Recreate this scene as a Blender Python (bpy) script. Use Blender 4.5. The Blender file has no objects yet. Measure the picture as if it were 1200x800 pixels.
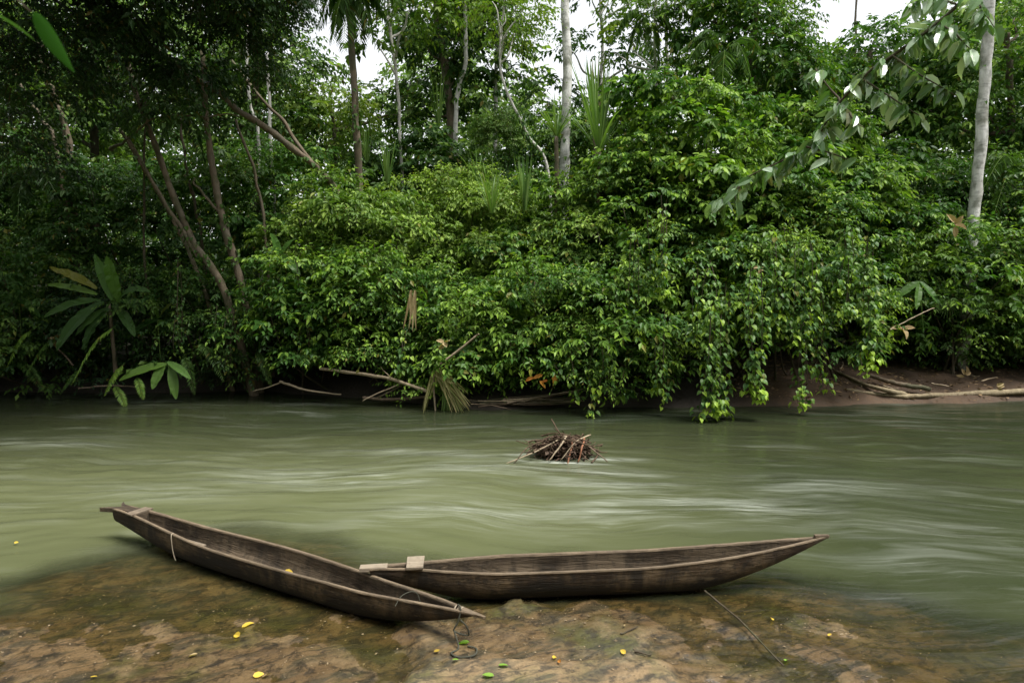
import bpy, math, random
import numpy as np
from mathutils import Vector, Matrix
from mathutils import noise as mnoise

SC = bpy.context.scene
COL = SC.collection
R = math.radians
rng = np.random.default_rng(7)
PITCH, CAMH, FPX = R(6.0), 3.0, 800.0
CP, SP = math.cos(PITCH), math.sin(PITCH)

# ------------------------------------------------------------------ placing
def at(px, py, Y):
    """world point seen at reference pixel px,py at world distance Y from the camera"""
    v = (400 - py) / FPX
    t = Y / (CP + v * SP)
    return np.array([(px - 600) / FPX * t, Y, CAMH + t * (v * CP - SP)])
def atz(px, py, z):
    v = (400 - py) / FPX
    t = (CAMH - z) / (SP - v * CP)
    return np.array([(px - 600) / FPX * t, t * (CP + v * SP), z])

def tag(o, label=None, cat=None, group=None, kind=None):
    if label: o['label'] = label
    if cat: o['category'] = cat
    if group: o['group'] = group
    if kind: o['kind'] = kind
    return o
def empty(name, loc, label, cat, group=None):
    o = bpy.data.objects.new(name, None)
    o.empty_display_size = 0.2
    COL.objects.link(o); o.location = [float(a) for a in loc]
    return tag(o, label, cat, group)

# ------------------------------------------------------------------ mesh builder
class MB:
    def __init__(s): s.V = []; s.F = []; s.n = 0; s.A = []; s.B = []
    def add(s, V, F, a=0.5, b=0.5):
        V = np.asarray(V, float).reshape(-1, 3)
        s.V.append(V)
        s.F.append(np.asarray(F, int) + s.n)
        s.A.append(np.broadcast_to(np.asarray(a, float), (len(V),)).copy())
        s.B.append(np.broadcast_to(np.asarray(b, float), (len(V),)).copy())
        s.n += len(V)
    def build(s, name, mat, parent=None, smooth=False, uv=None):
        me = bpy.data.meshes.new(name)
        V = np.concatenate(s.V)
        org = np.array(parent.location) if parent is not None else np.zeros(3)
        root = parent
        while root is not None and root.parent is not None:
            root = root.parent; org = org + np.array(root.location)
        if parent is None:
            org = V.mean(0); org[2] = V[:, 2].min()
        me.vertices.add(len(V)); me.vertices.foreach_set('co', (V - org).astype(np.float32).ravel())
        loops = np.concatenate([f.ravel() for f in s.F])
        cnt = np.concatenate([np.full(len(f), f.shape[1]) for f in s.F])
        st = np.concatenate([[0], np.cumsum(cnt)[:-1]])
        me.loops.add(len(loops)); me.loops.foreach_set('vertex_index', loops.astype(np.int32))
        me.polygons.add(len(cnt)); me.polygons.foreach_set('loop_start', st.astype(np.int32))
        me.polygons.foreach_set('loop_total', cnt.astype(np.int32))
        me.polygons.foreach_set('use_smooth', np.full(len(cnt), smooth))
        for nm, arr in (('tint', s.A), ('rnd', s.B)):
            at_ = me.attributes.new(nm, 'FLOAT', 'POINT')
            at_.data.foreach_set('value', np.concatenate(arr).astype(np.float32))
        me.update(calc_edges=True)
        me.materials.append(mat)
        o = bpy.data.objects.new(name, me)
        COL.objects.link(o)
        if parent is not None: o.parent = parent
        else: o.location = [float(a) for a in org]
        return o

def nrm(a): return a / np.maximum(np.linalg.norm(a, axis=-1, keepdims=True), 1e-9)
UP = np.array([0, 0, 1.0])

def spline(pts, m):
    P = np.asarray(pts, float); n = len(P)
    if n == 2: return P[0] + (P[1] - P[0]) * np.linspace(0, 1, m)[:, None]
    E = np.vstack([2 * P[0] - P[1], P, 2 * P[-1] - P[-2]])
    out = []
    for t in np.linspace(0, n - 1 - 1e-6, m):
        i = int(t); f = t - i; a, b, c, d = E[i:i + 4]
        out.append(.5 * (2 * b + (c - a) * f + (2 * a - 5 * b + 4 * c - d) * f * f + (3 * b - 3 * c + d - a) * f ** 3))
    return np.array(out)

def tube(mb, pts, r0, r1, seg=24, sides=8, wob=0.0, seed=0, cap=True, flare=0.0, flat=1.0, knots=0.0):
    rg = np.random.default_rng(seed + 11)
    C = spline(pts, seg)
    if wob: 
        w = rg.normal(0, 1, (seg, 3)); k = np.array([.25, .5, .25])
        for _ in range(3): w = np.vstack([w[:1], w[:-2] * .25 + w[1:-1] * .5 + w[2:] * .25, w[-1:]])
        w[0] = 0; C = C + w * wob
    T = nrm(np.gradient(C, axis=0))
    ref = np.array([0.13, 0.97, 0.2]) if abs(T[0] @ np.array([0.13, .97, .2])) < .9 else np.array([1., 0, 0])
    S = nrm(np.cross(T, ref)); B = nrm(np.cross(S, T))
    t = np.linspace(0, 1, seg)
    rad = r0 + (r1 - r0) * t + flare * np.exp(-t * 14)
    if knots: rad = rad * (1 + knots * rg.normal(0, 1, seg))
    a = np.linspace(0, 2 * np.pi, sides, endpoint=False)
    jit = 1 + 0.07 * rg.normal(0, 1, (seg, sides))
    ring = (S[:, None] * np.cos(a)[None, :, None] + B[:, None] * np.sin(a)[None, :, None] * flat) * (rad[:, None] * jit)[:, :, None]
    V = (C[:, None] + ring).reshape(-1, 3)
    i = np.arange(seg - 1)[:, None] * sides; j = np.arange(sides)[None]; j2 = (j + 1) % sides
    F = np.stack([i + j, i + j2, i + sides + j2, i + sides + j], -1).reshape(-1, 4)
    tt = np.repeat(t, sides)
    n0 = mb.n
    mb.add(V, F, tt, rg.random())
    if cap:
        for base in (0, (seg - 1) * sides):
            mb.add(V[base:base + sides].mean(0)[None], np.zeros((0, 3), int))
            c = mb.n - 1
            idx = np.arange(sides) + n0 + base
            mb.F.append(np.stack([idx, np.roll(idx, -1), np.full(sides, c)], -1))
    return C, T

LEAF = {
 'fine': (np.array([(0,0,0),(-.5,.38,0),(.5,.38,0),(0,.42,-.10),(0,1,-.18)]), np.array([(0,3,1),(0,2,3),(1,3,4),(3,2,4)])),
 'far': (np.array([(0,0,0),(-.5,.45,0),(.5,.45,0),(0,1,-.15)]), np.array([(0,3,1),(0,2,3)])),
 'oval': (np.array([(0,0,0),(-.42,.2,.02),(.42,.2,.02),(-.5,.5,0),(.5,.5,0),(-.3,.8,-.08),(.3,.8,-.08),(0,.2,-.07),(0,.5,-.1),(0,.8,-.15),(0,1,-.22)]),
          np.array([(0,7,1),(0,2,7),(1,7,8),(1,8,3),(7,2,4),(7,4,8),(3,8,9),(3,9,5),(8,4,6),(8,6,9),(5,9,10),(9,6,10)])),
 'heart': (np.array([(0,.08,-.05),(-.3,-.05,0),(.3,-.05,0),(-.52,.25,.02),(.52,.25,.02),(-.34,.65,-.02),(.34,.65,-.02),(0,.4,-.09),(0,1,-.2)]),
          np.array([(0,7,1),(0,2,7),(1,7,3),(7,2,4),(3,7,5),(7,4,6),(5,7,8),(7,6,8)])),
}
def leaves(mb, P, D, N, L, W, tint, kind='fine', rg=rng):
    P = np.asarray(P, float); tv, tf = LEAF[kind]; n = len(P); k = len(tv)
    D = nrm(D); N = N - (N * D).sum(-1, keepdims=True) * D; N = nrm(N); S = np.cross(D, N)
    L = np.broadcast_to(L, (n,)); W = np.broadcast_to(W, (n,))
    curl = rg.uniform(.4, 2.2, n)
    V = P[:, None] + L[:, None, None] * (tv[None, :, 0:1] * (W[:, None, None] * S[:, None]) + tv[None, :, 1:2] * D[:, None] + tv[None, :, 2:3] * curl[:, None, None] * N[:, None])
    F = (tf[None] + (np.arange(n) * k)[:, None, None]).reshape(-1, 3)
    mb.add(V.reshape(-1, 3), F, np.repeat(np.broadcast_to(tint, (n,)), k), np.repeat(rg.random(n), k))

def twigs(mb, S, T, Lt, m, leafL, W=.5, droop=.35, kind='fine', young=.25, rg=rng, flop=.35, base_t=0.0, stem=None):
    """leafy twigs: alternate leaves on both sides of curved shoots"""
    n = len(S); T = nrm(T); Lt = np.broadcast_to(Lt, (n,))[:, None]
    bt = np.broadcast_to(base_t, (n,))
    isyoung = rg.random(n) < young
    for j in range(m):
        t = (j + .6 + .3 * rg.random(n)[:, None]) / m
        P = S + T * Lt * t + UP * (-droop * t * t * Lt)
        tan = nrm(T + UP * (-2 * droop * t))
        side = np.cross(tan, UP) ; side = nrm(side + rg.normal(0, .15, (n, 3)))
        sg = 1 if j % 2 else -1
        end = (j == m - 1)
        D = tan * (1.2 if end else .55) + side * sg * (0.1 if end else .8) - UP * flop * rg.uniform(.3, 1.6, n)[:, None] + rg.normal(0, .22, (n, 3))
        N = UP + rg.normal(0, .38, (n, 3)) + tan * .15
        L = leafL * rg.uniform(.6, 1.2, n) * (1.0 - .35 * max(0, (j / m) - .6))
        tint = np.clip(bt + isyoung * max(0, (j + 1) / m - .35) * 1.1 + rg.normal(0, .07, n), 0, 1)
        leaves(mb, P, D, N, L, W, tint, kind, rg)
    if stem is not None:
        side = nrm(np.cross(T, UP) + 1e-3)
        w = stem
        a = S - side * w; b = S + side * w
        mid = S + T * Lt * .5 - UP * (droop * .25 * Lt); e = S + T * Lt - UP * droop * Lt
        V = np.stack([a, b, mid + side * w * .7, mid - side * w * .7, e], 1).reshape(-1, 3)
        k = (np.arange(n) * 5)[:, None]
        mb.add(V, np.concatenate([k + [0, 1, 2], k + [0, 2, 3], k + [3, 2, 4]]), -1.0, .5)

def lobe(mb, c, r, n, leafL, m=7, tl=.45, droop=.35, kind='fine', young=.25, rg=rng, out=None, W=.5, base=0., flop=.35, lowcut=-.45, stem=None):
    base = base + max(-.08, rg.normal(.0, .14))
    d = nrm(rg.normal(0, 1, (n * 2, 3)))
    d = d[d[:, 2] > lowcut]
    if out is not None: d = d[(d @ out) > -.35]
    d = d[:n]
    S = c + d * r * rg.uniform(.45, .98, (len(d), 1))
    T = d * np.array([1, 1, .55]) + UP * .12 + rg.normal(0, .3, (len(d), 3))
    twigs(mb, S, T, tl * rg.uniform(.6, 1.3, len(d)), m, leafL, W, droop, kind, young, rg, flop, base + rg.normal(0, .06), stem)

# ------------------------------------------------------------------ materials
def mat(name):
    m = bpy.data.materials.new(name); m.use_nodes = True
    nt = m.node_tree; nt.nodes.clear()
    return m, nt, nt.nodes.new('ShaderNodeOutputMaterial')
def nd(nt, t, **k):
    n = nt.nodes.new('ShaderNode' + t)
    for a, b in k.items():
        if a.startswith('i_'):
            key = a[2:]; key = int(key) if key.isdigit() else key.replace('_', ' ')
            n.inputs[key].default_value = b
        else: setattr(n, a, b)
    return n
def ramp(nt, src, stops, interp='LINEAR'):
    n = nt.nodes.new('ShaderNodeValToRGB'); n.color_ramp.interpolation = interp
    e = n.color_ramp.elements
    while len(e) < len(stops): e.new(.5)
    for q, (p, c) in zip(e, stops):
        q.position = p; q.color = (c, c, c, 1) if isinstance(c, (int, float)) else (*c, 1)
    if src is not None: nt.links.new(src, n.inputs[0])
    return n.outputs[0]
def mixc(nt, f, a, b, mode='MIX'):
    n = nt.nodes.new('ShaderNodeMix'); n.data_type = 'RGBA'; n.blend_type = mode
    for s, v in ((n.inputs[0], f), (n.inputs[6], a), (n.inputs[7], b)):
        if isinstance(v, (int, float)): s.default_value = v
        elif isinstance(v, tuple): s.default_value = (*v, 1)
        else: nt.links.new(v, s)
    return n.outputs[2]
def math_(nt, op, a, b=None, c=None, clamp=False):
    n = nt.nodes.new('ShaderNodeMath'); n.operation = op; n.use_clamp = clamp
    for i, v in enumerate((a, b, c)):
        if v is None: continue
        if isinstance(v, (int, float)): n.inputs[i].default_value = v
        else: nt.links.new(v, n.inputs[i])
    return n.outputs[0]
def noise(nt, vec, scale, detail=4, rough=.55, dist=0., dim='3D'):
    n = nt.nodes.new('ShaderNodeTexNoise'); n.noise_dimensions = dim
    n.inputs['Scale'].default_value = scale; n.inputs['Detail'].default_value = detail
    n.inputs['Roughness'].default_value = rough; n.inputs['Distortion'].default_value = dist
    if vec is not None: nt.links.new(vec, n.inputs['Vector'])
    return n.outputs[0]
def mapping(nt, vec, sc=(1, 1, 1), rot=(0, 0, 0)):
    n = nt.nodes.new('ShaderNodeMapping'); n.inputs['Scale'].default_value = sc; n.inputs['Rotation'].default_value = rot
    nt.links.new(vec, n.inputs['Vector']); return n.outputs[0]
def bump(nt, h, strength, dist, normal=None):
    n = nt.nodes.new('ShaderNodeBump'); n.inputs['Strength'].default_value = strength; n.inputs['Distance'].default_value = dist
    nt.links.new(h, n.inputs['Height'])
    if normal is not None: nt.links.new(normal, n.inputs['Normal'])
    return n.outputs[0]

def leaf_mat(name, dark, mid, young, rough=.5, trans=.3, spec=.2, stem=(.05, .035, .02)):
    m, nt, out = mat(name); L = nt.links
    a = nd(nt, 'Attribute', attribute_name='tint').outputs['Fac']
    b = nd(nt, 'Attribute', attribute_name='rnd').outputs['Fac']
    base = mixc(nt, b, dark, mid)
    col = mixc(nt, math_(nt, 'MULTIPLY', a, 1.0, clamp=True), base, young)
    yel = ramp(nt, b, [(0, 0), (.972, 0), (.985, 1), (1, 1)])
    col = mixc(nt, math_(nt, 'MULTIPLY', yel, .65), col, (.16, .11, .02))
    col = mixc(nt, math_(nt, 'LESS_THAN', a, -.5), col, stem)
    p = nd(nt, 'BsdfPrincipled', i_Roughness=rough)
    p.inputs['Specular IOR Level'].default_value = spec
    L.new(col, p.inputs['Base Color'])
    tr = nd(nt, 'BsdfTranslucent')
    tc = mixc(nt, 1.0, col, (1.5, 1.7, .6), 'MULTIPLY')
    L.new(tc, tr.inputs[0])
    mx = nd(nt, 'MixShader', i_0=trans)
    L.new(p.outputs[0], mx.inputs[1]); L.new(tr.outputs[0], mx.inputs[2]); L.new(mx.outputs[0], out.inputs[0])
    return m

def bark_mat(name, c1, c2, c3, scale=3., rough=.85, bands=0.0, bstr=.6, moss=0.0):
    m, nt, out = mat(name); L = nt.links
    co = nd(nt, 'TexCoord').outputs['Object']
    n1 = noise(nt, mapping(nt, co, (1, 1, .25)), scale * 3, 6, .65)
    n2 = noise(nt, co, scale * .6, 4)
    n3 = noise(nt, mapping(nt, co, (.5, .5, 2.5)), scale * 1.7, 3, .6)
    col = mixc(nt, ramp(nt, n1, [(.35, 0), (.65, 1)]), c1, c2)
    col = mixc(nt, ramp(nt, n2, [(.45, 0), (.62, 1)]), col, c3)
    if bands: col = mixc(nt, math_(nt, 'MULTIPLY', ramp(nt, n3, [(.55, 0), (.68, 1)]), bands), col, (c1[0] * .5, c1[1] * .5, c1[2] * .5))
    if moss: col = mixc(nt, math_(nt, 'MULTIPLY', ramp(nt, noise(nt, co, scale * .9, 5), [(.48, 0), (.6, 1)]), moss), col, (.045, .06, .02))
    p = nd(nt, 'BsdfPrincipled', i_Roughness=rough); p.inputs['Specular IOR Level'].default_value = .2
    L.new(col, p.inputs['Base Color']); L.new(bump(nt, n1, bstr, .03), p.inputs['Normal'])
    L.new(p.outputs[0], out.inputs[0]); return m

M = {}
M['fine'] = leaf_mat('fine_leaf', (.055, .115, .016), (.125, .215, .038), (.30, .42, .08))
M['broad'] = leaf_mat('broad_leaf', (.030, .085, .014), (.065, .15, .026), (.25, .39, .05), rough=.45)
M['nearleaf'] = leaf_mat('near_blurred_leaf', (.02, .09, .008), (.025, .10, .01), (.03, .11, .012), rough=.5, trans=.3)
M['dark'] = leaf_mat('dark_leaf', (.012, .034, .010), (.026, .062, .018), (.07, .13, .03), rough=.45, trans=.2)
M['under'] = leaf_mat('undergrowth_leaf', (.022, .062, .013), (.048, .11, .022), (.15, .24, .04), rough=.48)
M['pale'] = leaf_mat('canopy_leaf', (.06, .115, .018), (.11, .20, .035), (.26, .34, .06), rough=.5, trans=.4)
M['far'] = leaf_mat('distant_leaf', (.075, .14, .036), (.13, .215, .058), (.21, .30, .08), rough=.55, trans=.3)
M['vine'] = leaf_mat('vine_leaf', (.035, .095, .022), (.08, .17, .045), (.30, .44, .05), rough=.42, trans=.25)
M['strap'] = leaf_mat('strap_leaf', (.06, .14, .025), (.11, .21, .05), (.24, .33, .10), rough=.4, trans=.3)
M['painted_sheen'] = leaf_mat('near_leaf', (.06, .14, .03), (.10, .21, .05), (.46, .58, .42), rough=.28, trans=.25, spec=.9)  # pale tint colour paints the sky's gloss onto some leaves
M['dryleaf'] = leaf_mat('dry_leaf', (.22, .15, .07), (.38, .28, .14), (.45, .36, .2), rough=.7, trans=.2)
M['frond'] = leaf_mat('dying_frond', (.16, .19, .05), (.34, .29, .13), (.42, .36, .18), rough=.6, trans=.25)
M['orange'] = leaf_mat('orange_leaf', (.38, .13, .03), (.5, .2, .04), (.55, .28, .05), rough=.6)
M['yellow'] = leaf_mat('yellow_leaf', (.62, .42, .04), (.75, .50, .07), (.8, .6, .12), rough=.45)
M['green'] = leaf_mat('fresh_leaf', (.14, .30, .04), (.2, .38, .06), (.3, .45, .08), rough=.4)
M['bark'] = bark_mat('brown_bark', (.10, .075, .05), (.19, .15, .105), (.13, .11, .08), moss=.5)
M['palebark'] = bark_mat('pale_bark', (.46, .44, .40), (.68, .66, .61), (.56, .54, .50), scale=2.2, bands=.8, moss=.25)
M['whitebark'] = bark_mat('white_mottled_bark', (.62, .61, .57), (.80, .79, .76), (.50, .49, .44), scale=3.2, bands=.75, moss=.55, bstr=.9)
M['darkbark'] = bark_mat('dark_bark', (.05, .038, .025), (.10, .08, .055), (.07, .06, .04), moss=.4)
M['tanwood'] = bark_mat('dry_wood', (.26, .20, .13), (.44, .36, .25), (.33, .26, .18), scale=6)
M['twig'] = bark_mat('twig_wood', (.12, .085, .06), (.24, .18, .13), (.16, .12, .08), scale=8)
M['redwood'] = bark_mat('red_twig', (.22, .09, .05), (.34, .16, .09), (.25, .12, .07), scale=8)
M['log'] = bark_mat('log_bark', (.17, .13, .08), (.34, .28, .18), (.22, .18, .11), scale=5, bstr=1.)

# ------------------------------------------------------------------ terrain
def fbm(x, y, s=1., o=4, z=0.):
    return mnoise.fractal(Vector((x * s, y * s, z)), 1.0, 2.0, o)
EDGE = [(-400, 720), (-100, 712), (0, 690), (100, 664), (190, 640), (300, 628), (420, 650), (500, 668), (700, 676), (880, 676), (960, 690), (1040, 706), (1120, 732), (1200, 754), (1400, 800), (1600, 830)]
EW = np.array([atz(x, y, -.12)[:2] for x, y in EDGE])
def edge_y(x): return np.interp(x, EW[:, 0], EW[:, 1])
MOUND = atz(620, 752, .1)
def rock_z(x, y):
    e = float(edge_y(x)) + .22 * fbm(x, y, 1.1, 3, 3.1)
    s = e - y                                   # metres inside the shelf
    if s < 0: z = -.10 + s * .32 - .5 * s * s
    else: z = -.10 + .075 * min(1, s / .5) + .022 * max(0, s - .5)
    if s < 0: z = max(z, -1.1)
    # raised dry hump in the middle of the foreground
    gx = (x - MOUND[0]); gy = (y - MOUND[1])
    gx += .25 * fbm(x, y, .9, 3, 17.); gx *= (1.15 if gx < 0 else .72)
    g = math.exp(-(abs(gx / .95) ** 2.6 + abs(gy / .85) ** 2.6)) if gy > 0 else math.exp(-(abs(gx / .95) ** 2.6))
    edgec = max(0., min(1., (g - .22 + .30 * fbm(x, y, 1.8, 4, 9.)) * (3.6 if gx < 0 else 1.7)))
    edgec = edgec * edgec * (3 - 2 * edgec)
    z -= .012 * min(1, max(0, s) / .4)
    z += edgec * (.062 if gy > -.2 else .095 + .02 * (-gy - .2))
    if s > -.3:
        # layered ledges running diagonally and small relief
        k = min(1, (s + .3) * 2)
        u = x * .86 - y * .5; v = x * .5 + y * .86
        lay = fbm(u * .45, v * 1.6, 1.4, 4, 5.)
        st = math.floor(lay * 5) / 5; fr = lay * 5 - math.floor(lay * 5)
        z += k * (.028 * (st + min(1, fr * 4) / 5) + .010 * fbm(x, y, 3.0, 4, 1.) + .004 * fbm(x, y, 14, 3, 2.))
    if y < 3.9: z += (3.9 - y) * .5 if y > 1.2 else 1.35
    return z
def grid(xs, ys, f):
    X, Yg = np.meshgrid(xs, ys)
    Z = np.array([[f(x, y) for x in xs] for y in ys])
    V = np.stack([X, Yg, Z], -1).reshape(-1, 3)
    nx, ny = len(xs), len(ys)
    i = np.arange(ny - 1)[:, None] * nx; j = np.arange(nx - 1)[None]
    F = np.stack([i + j, i + j + 1, i + nx + j + 1, i + nx + j], -1).reshape(-1, 4)
    return V, F
def axis(dense, lo, hi, step):
    a = list(np.arange(dense[0], dense[1] + 1e-6, step)); s = step
    b = []; x = a[-1]
    while x < hi: s *= 1.25; x += s; b.append(x)
    s = step; c = []; x = a[0]
    while x > lo: s *= 1.25; x -= s; c.append(x)
    return np.array(c[::-1] + a + b)
RX = axis((-5.2, 5.4), -60, 60, .03); RY = axis((4.2, 8.3), -40, 13.5, .03)
V, F = grid(RX, RY, rock_z)
V[:, 0] += 0
mb = MB(); mb.add(V, F)
ROCKV = V

# rock material
m, nt, out = mat('river_rock'); L = nt.links
co = nd(nt, 'NewGeometry').outputs['Position']
rot = mapping(nt, co, (1, 1, 1), (0, 0, R(-28)))
st = mapping(nt, rot, (.7, 2.2, 1))
n1 = noise(nt, co, 1.1, 6, .58, .1); n2 = noise(nt, st, 1.6, 7, .6, .2); n3 = noise(nt, co, 9, 6, .7); n4 = noise(nt, co, 42, 4, .65)
n5 = noise(nt, st, 3.0, 6, .6, .3)
c = mixc(nt, ramp(nt, n2, [(.3, 0), (.7, 1)]), (.125, .080, .036), (.28, .195, .10))
c = mixc(nt, ramp(nt, n1, [(.48, 0), (.60, .85)]), c, (.085, .09, .025))
c = mixc(nt, ramp(nt, n5, [(.50, 0), (.60, .8)]), c, (.065, .060, .036))
c = mixc(nt, ramp(nt, noise(nt, co, 2.3, 5, .6), [(.54, 0), (.64, .8)]), c, (.275, .20, .105))
c = mixc(nt, ramp(nt, n3, [(.38, .8), (.5, 0)]), c, (.035, .028, .018))
c = mixc(nt, ramp(nt, noise(nt, st, .75, 6, .6, .5), [(.482, 0), (.496, .6), (.503, .6), (.516, 0)]), c, (.022, .020, .014))
vo = nd(nt, 'TexVoronoi', feature='DISTANCE_TO_EDGE', i_Scale=1.15); L.new(mixc(nt, .12, st, nd(nt, 'TexNoise', i_Scale=2.).outputs[1]), vo.inputs['Vector'])
crk = ramp(nt, vo.outputs[0], [(.0, 1), (.012, .8), (.03, 0)])
c = mixc(nt, math_(nt, 'MULTIPLY', crk, .3), c, (.018, .015, .010))
c = mixc(nt, ramp(nt, noise(nt, co, 60, 3, .7), [(.62, 0), (.70, .7)]), c, (.05, .04, .025))
c = mixc(nt, .5, c, ramp(nt, n4, [(.25, .35), (.8, 1.25)]), 'MULTIPLY')
vz = nd(nt, 'SeparateXYZ'); L.new(co, vz.inputs[0])
wet = ramp(nt, math_(nt, 'ADD', math_(nt, 'MULTIPLY', vz.outputs[2], 6), math_(nt, 'MULTIPLY', n1, .9)), [(.65, 1), (1.35, 0)])
c = mixc(nt, math_(nt, 'MULTIPLY', wet, .6), c, mixc(nt, 1., c, (.42, .38, .34), 'MULTIPLY'))
p = nd(nt, 'BsdfPrincipled'); L.new(c, p.inputs['Base Color'])
L.new(math_(nt, 'SUBTRACT', .72, math_(nt, 'MULTIPLY', wet, .50)), p.inputs['Roughness'])
hh = math_(nt, 'ADD', math_(nt, 'MULTIPLY', n3, .6), math_(nt, 'ADD', math_(nt, 'MULTIPLY', n4, .35), math_(nt, 'MULTIPLY', n5, .8)))
L.new(bump(nt, hh, .75, .022), p.inputs['Normal']); L.new(p.outputs[0], out.inputs[0])
M['rock'] = m
tag(mb.build('rock_shelf', M['rock'], smooth=True), 'brown and olive wet rock shelf sloping under the shallow water in the foreground', 'rock', kind='structure')

# far bank
BANK = [(-1400, 462), (0, 459), (150, 461), (300, 458), (450, 468), (560, 480), (700, 477), (860, 477), (940, 476), (1010, 474), (1200, 470), (2600, 466)]
BW = np.array([atz(x, y, 0)[:2] for x, y in BANK])
def bank_z(x, y):
    e = float(np.interp(x, BW[:, 0], BW[:, 1])) + .2 * fbm(x, y, .7, 3, 4.)
    s = y - e
    if s < 0: return max(-1.2, s * .6)
    z = .30 * (1 - math.exp(-s / .5)) + .085 * min(s, 22) + .05 * fbm(x, y, 1.6, 4, 7.) * min(1, s * 2)
    return z
GX = axis((-14, 14), -160, 160, .14); GY = axis((13.0, 19), 11, 400, .12)
GY = GY[GY > 12.2]
V, F = grid(GX, GY, bank_z)
mb = MB(); mb.add(V, F)
m, nt, out = mat('bank_soil'); L = nt.links
co = nd(nt, 'NewGeometry').outputs['Position']
n1 = noise(nt, co, .9, 6, .6); n2 = noise(nt, co, 9, 6, .7)
c = mixc(nt, ramp(nt, n1, [(.35, 0), (.65, 1)]), (.045, .024, .011), (.085, .048, .022))
c = mixc(nt, ramp(nt, n2, [(.5, 0), (.65, .6)]), c, (.05, .035, .02))
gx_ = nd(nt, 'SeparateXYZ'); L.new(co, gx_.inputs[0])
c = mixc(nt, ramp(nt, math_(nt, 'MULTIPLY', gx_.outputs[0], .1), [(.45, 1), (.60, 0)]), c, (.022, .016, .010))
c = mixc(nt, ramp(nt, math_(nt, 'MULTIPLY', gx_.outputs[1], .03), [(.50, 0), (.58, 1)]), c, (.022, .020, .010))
p = nd(nt, 'BsdfPrincipled', i_Roughness=.8); L.new(c, p.inputs['Base Color']); L.new(bump(nt, n2, .8, .05), p.inputs['Normal'])
L.new(p.outputs[0], out.inputs[0]); M['soil'] = m
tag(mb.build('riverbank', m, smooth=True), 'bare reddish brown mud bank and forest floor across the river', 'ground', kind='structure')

# ------------------------------------------------------------------ water
def flow(x, y):
    w = .55 * fbm(x, y, .16, 2, 11.) + .20 * fbm(x, y, .5, 2, 12.) + .07 * fbm(x, y, 1.5, 2, 12.5)
    slope = .16 * max(0., x + 1.) if x > -1 else 0
    return x + .2 * fbm(x, y, .6, 2, 13.), y + w + slope * (.8 if y < 12 else .4)
def water_z(x, y):
    u, v = flow(x, y)
    near = min(1., max(0.25, (y - 5) / 3)) * min(1., max(.3, (15.5 - y) / 3.5)) * .8
    z = .030 * near * fbm(u * .42, v * 2.0, 1., 4, 21.) + .018 * near * fbm(u * 1.1, v * 5., 1., 3, 23.)
    return z
WX = axis((-9, 9), -150, 150, .06); WY = np.concatenate([axis((4.1, 17), 1.5, 17.2, .05)])
WY = np.array([w for w in WY if w < 18.5])
V, F = grid(WX, WY, water_z)
fu = np.array([flow(x, y) for x, y in V[:, :2]])
def depth_at(x, y):
    if 4 < y < 10.5: return -rock_z(x, y)
    return 1.0
dep = np.array([depth_at(x, y) for x, y in V[:, :2]])
mb = MB(); mb.add(V, F, fu[:, 0], fu[:, 1])
m, nt, out = mat('river_water'); L = nt.links
u_ = nd(nt, 'Attribute', attribute_name='tint').outputs['Fac']; v_ = nd(nt, 'Attribute', attribute_name='rnd').outputs['Fac']
d_ = nd(nt, 'Attribute', attribute_name='depth').outputs['Fac']
def fl(su, sv, off=0.):
    k = nd(nt, 'CombineXYZ'); L.new(math_(nt, 'MULTIPLY', u_, su), k.inputs[0]); L.new(math_(nt, 'MULTIPLY', v_, sv), k.inputs[1]); k.inputs[2].default_value = off
    return k.outputs[0]
pos = nd(nt, 'NewGeometry').outputs['Position']
murk = math_(nt, 'SUBTRACT', 1.0, math_(nt, 'POWER', 2.718, math_(nt, 'MULTIPLY', math_(nt, 'POWER', math_(nt, 'MULTIPLY', math_(nt, 'MAXIMUM', d_, 0.), 8.5), 1.22), -1.)))
sA = noise(nt, fl(.55, 3.6), 1., 4, .55, .5); sB = noise(nt, fl(1.2, 19., 4.), 1., 4, .6, .3); zone = noise(nt, fl(.32, .9, 9.), 1., 2, .5)
col = mixc(nt, ramp(nt, noise(nt, fl(.1, .4, 3.), 1., 3), [(.35, 0), (.65, 1)]), (.015, .022, .010), (.026, .031, .013))
water_light_ = nd(nt, 'Attribute', attribute_name='painted_light').outputs['Fac']
water_light_ = math_(nt, 'MULTIPLY', water_light_, math_(nt, 'ADD', .70, math_(nt, 'MULTIPLY', noise(nt, fl(.3, 1.3, 6.), 1., 4, .6, .3), .6)), clamp=True)
col = mixc(nt, water_light_, col, (.100, .110, .052))  # mid-river brightness put into the water colour
foam = math_(nt, 'MULTIPLY', ramp(nt, sA, [(.50, 0), (.72, 1)]), ramp(nt, zone, [(.42, 0), (.62, 1)]))
foam = math_(nt, 'ADD', foam, math_(nt, 'MULTIPLY', ramp(nt, sB, [(.56, 0), (.72, .6)]), ramp(nt, zone, [(.40, .15), (.60, 1)])), clamp=True)
M['foamnode'] = None
fx_ = nd(nt, 'Attribute', attribute_name='froth').outputs['Fac']
sC = noise(nt, fl(.6, 4.2, 2.), 1., 6, .62, .2)
foam = math_(nt, 'ADD', math_(nt, 'MULTIPLY', foam, .10), math_(nt, 'MULTIPLY', fx_, math_(nt, 'MULTIPLY', math_(nt, 'ADD', ramp(nt, sC, [(.40, .0), (.78, .75)]), math_(nt, 'MULTIPLY', ramp(nt, sB, [(.44, 0), (.72, .8)]), ramp(nt, sC, [(.35, .1), (.6, 1)]))), .46)), clamp=True)
foam = math_(nt, 'ADD', foam, math_(nt, 'MULTIPLY', math_(nt, 'MAXIMUM', math_(nt, 'SUBTRACT', fx_, 1.), 0.), .55), clamp=True)
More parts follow.
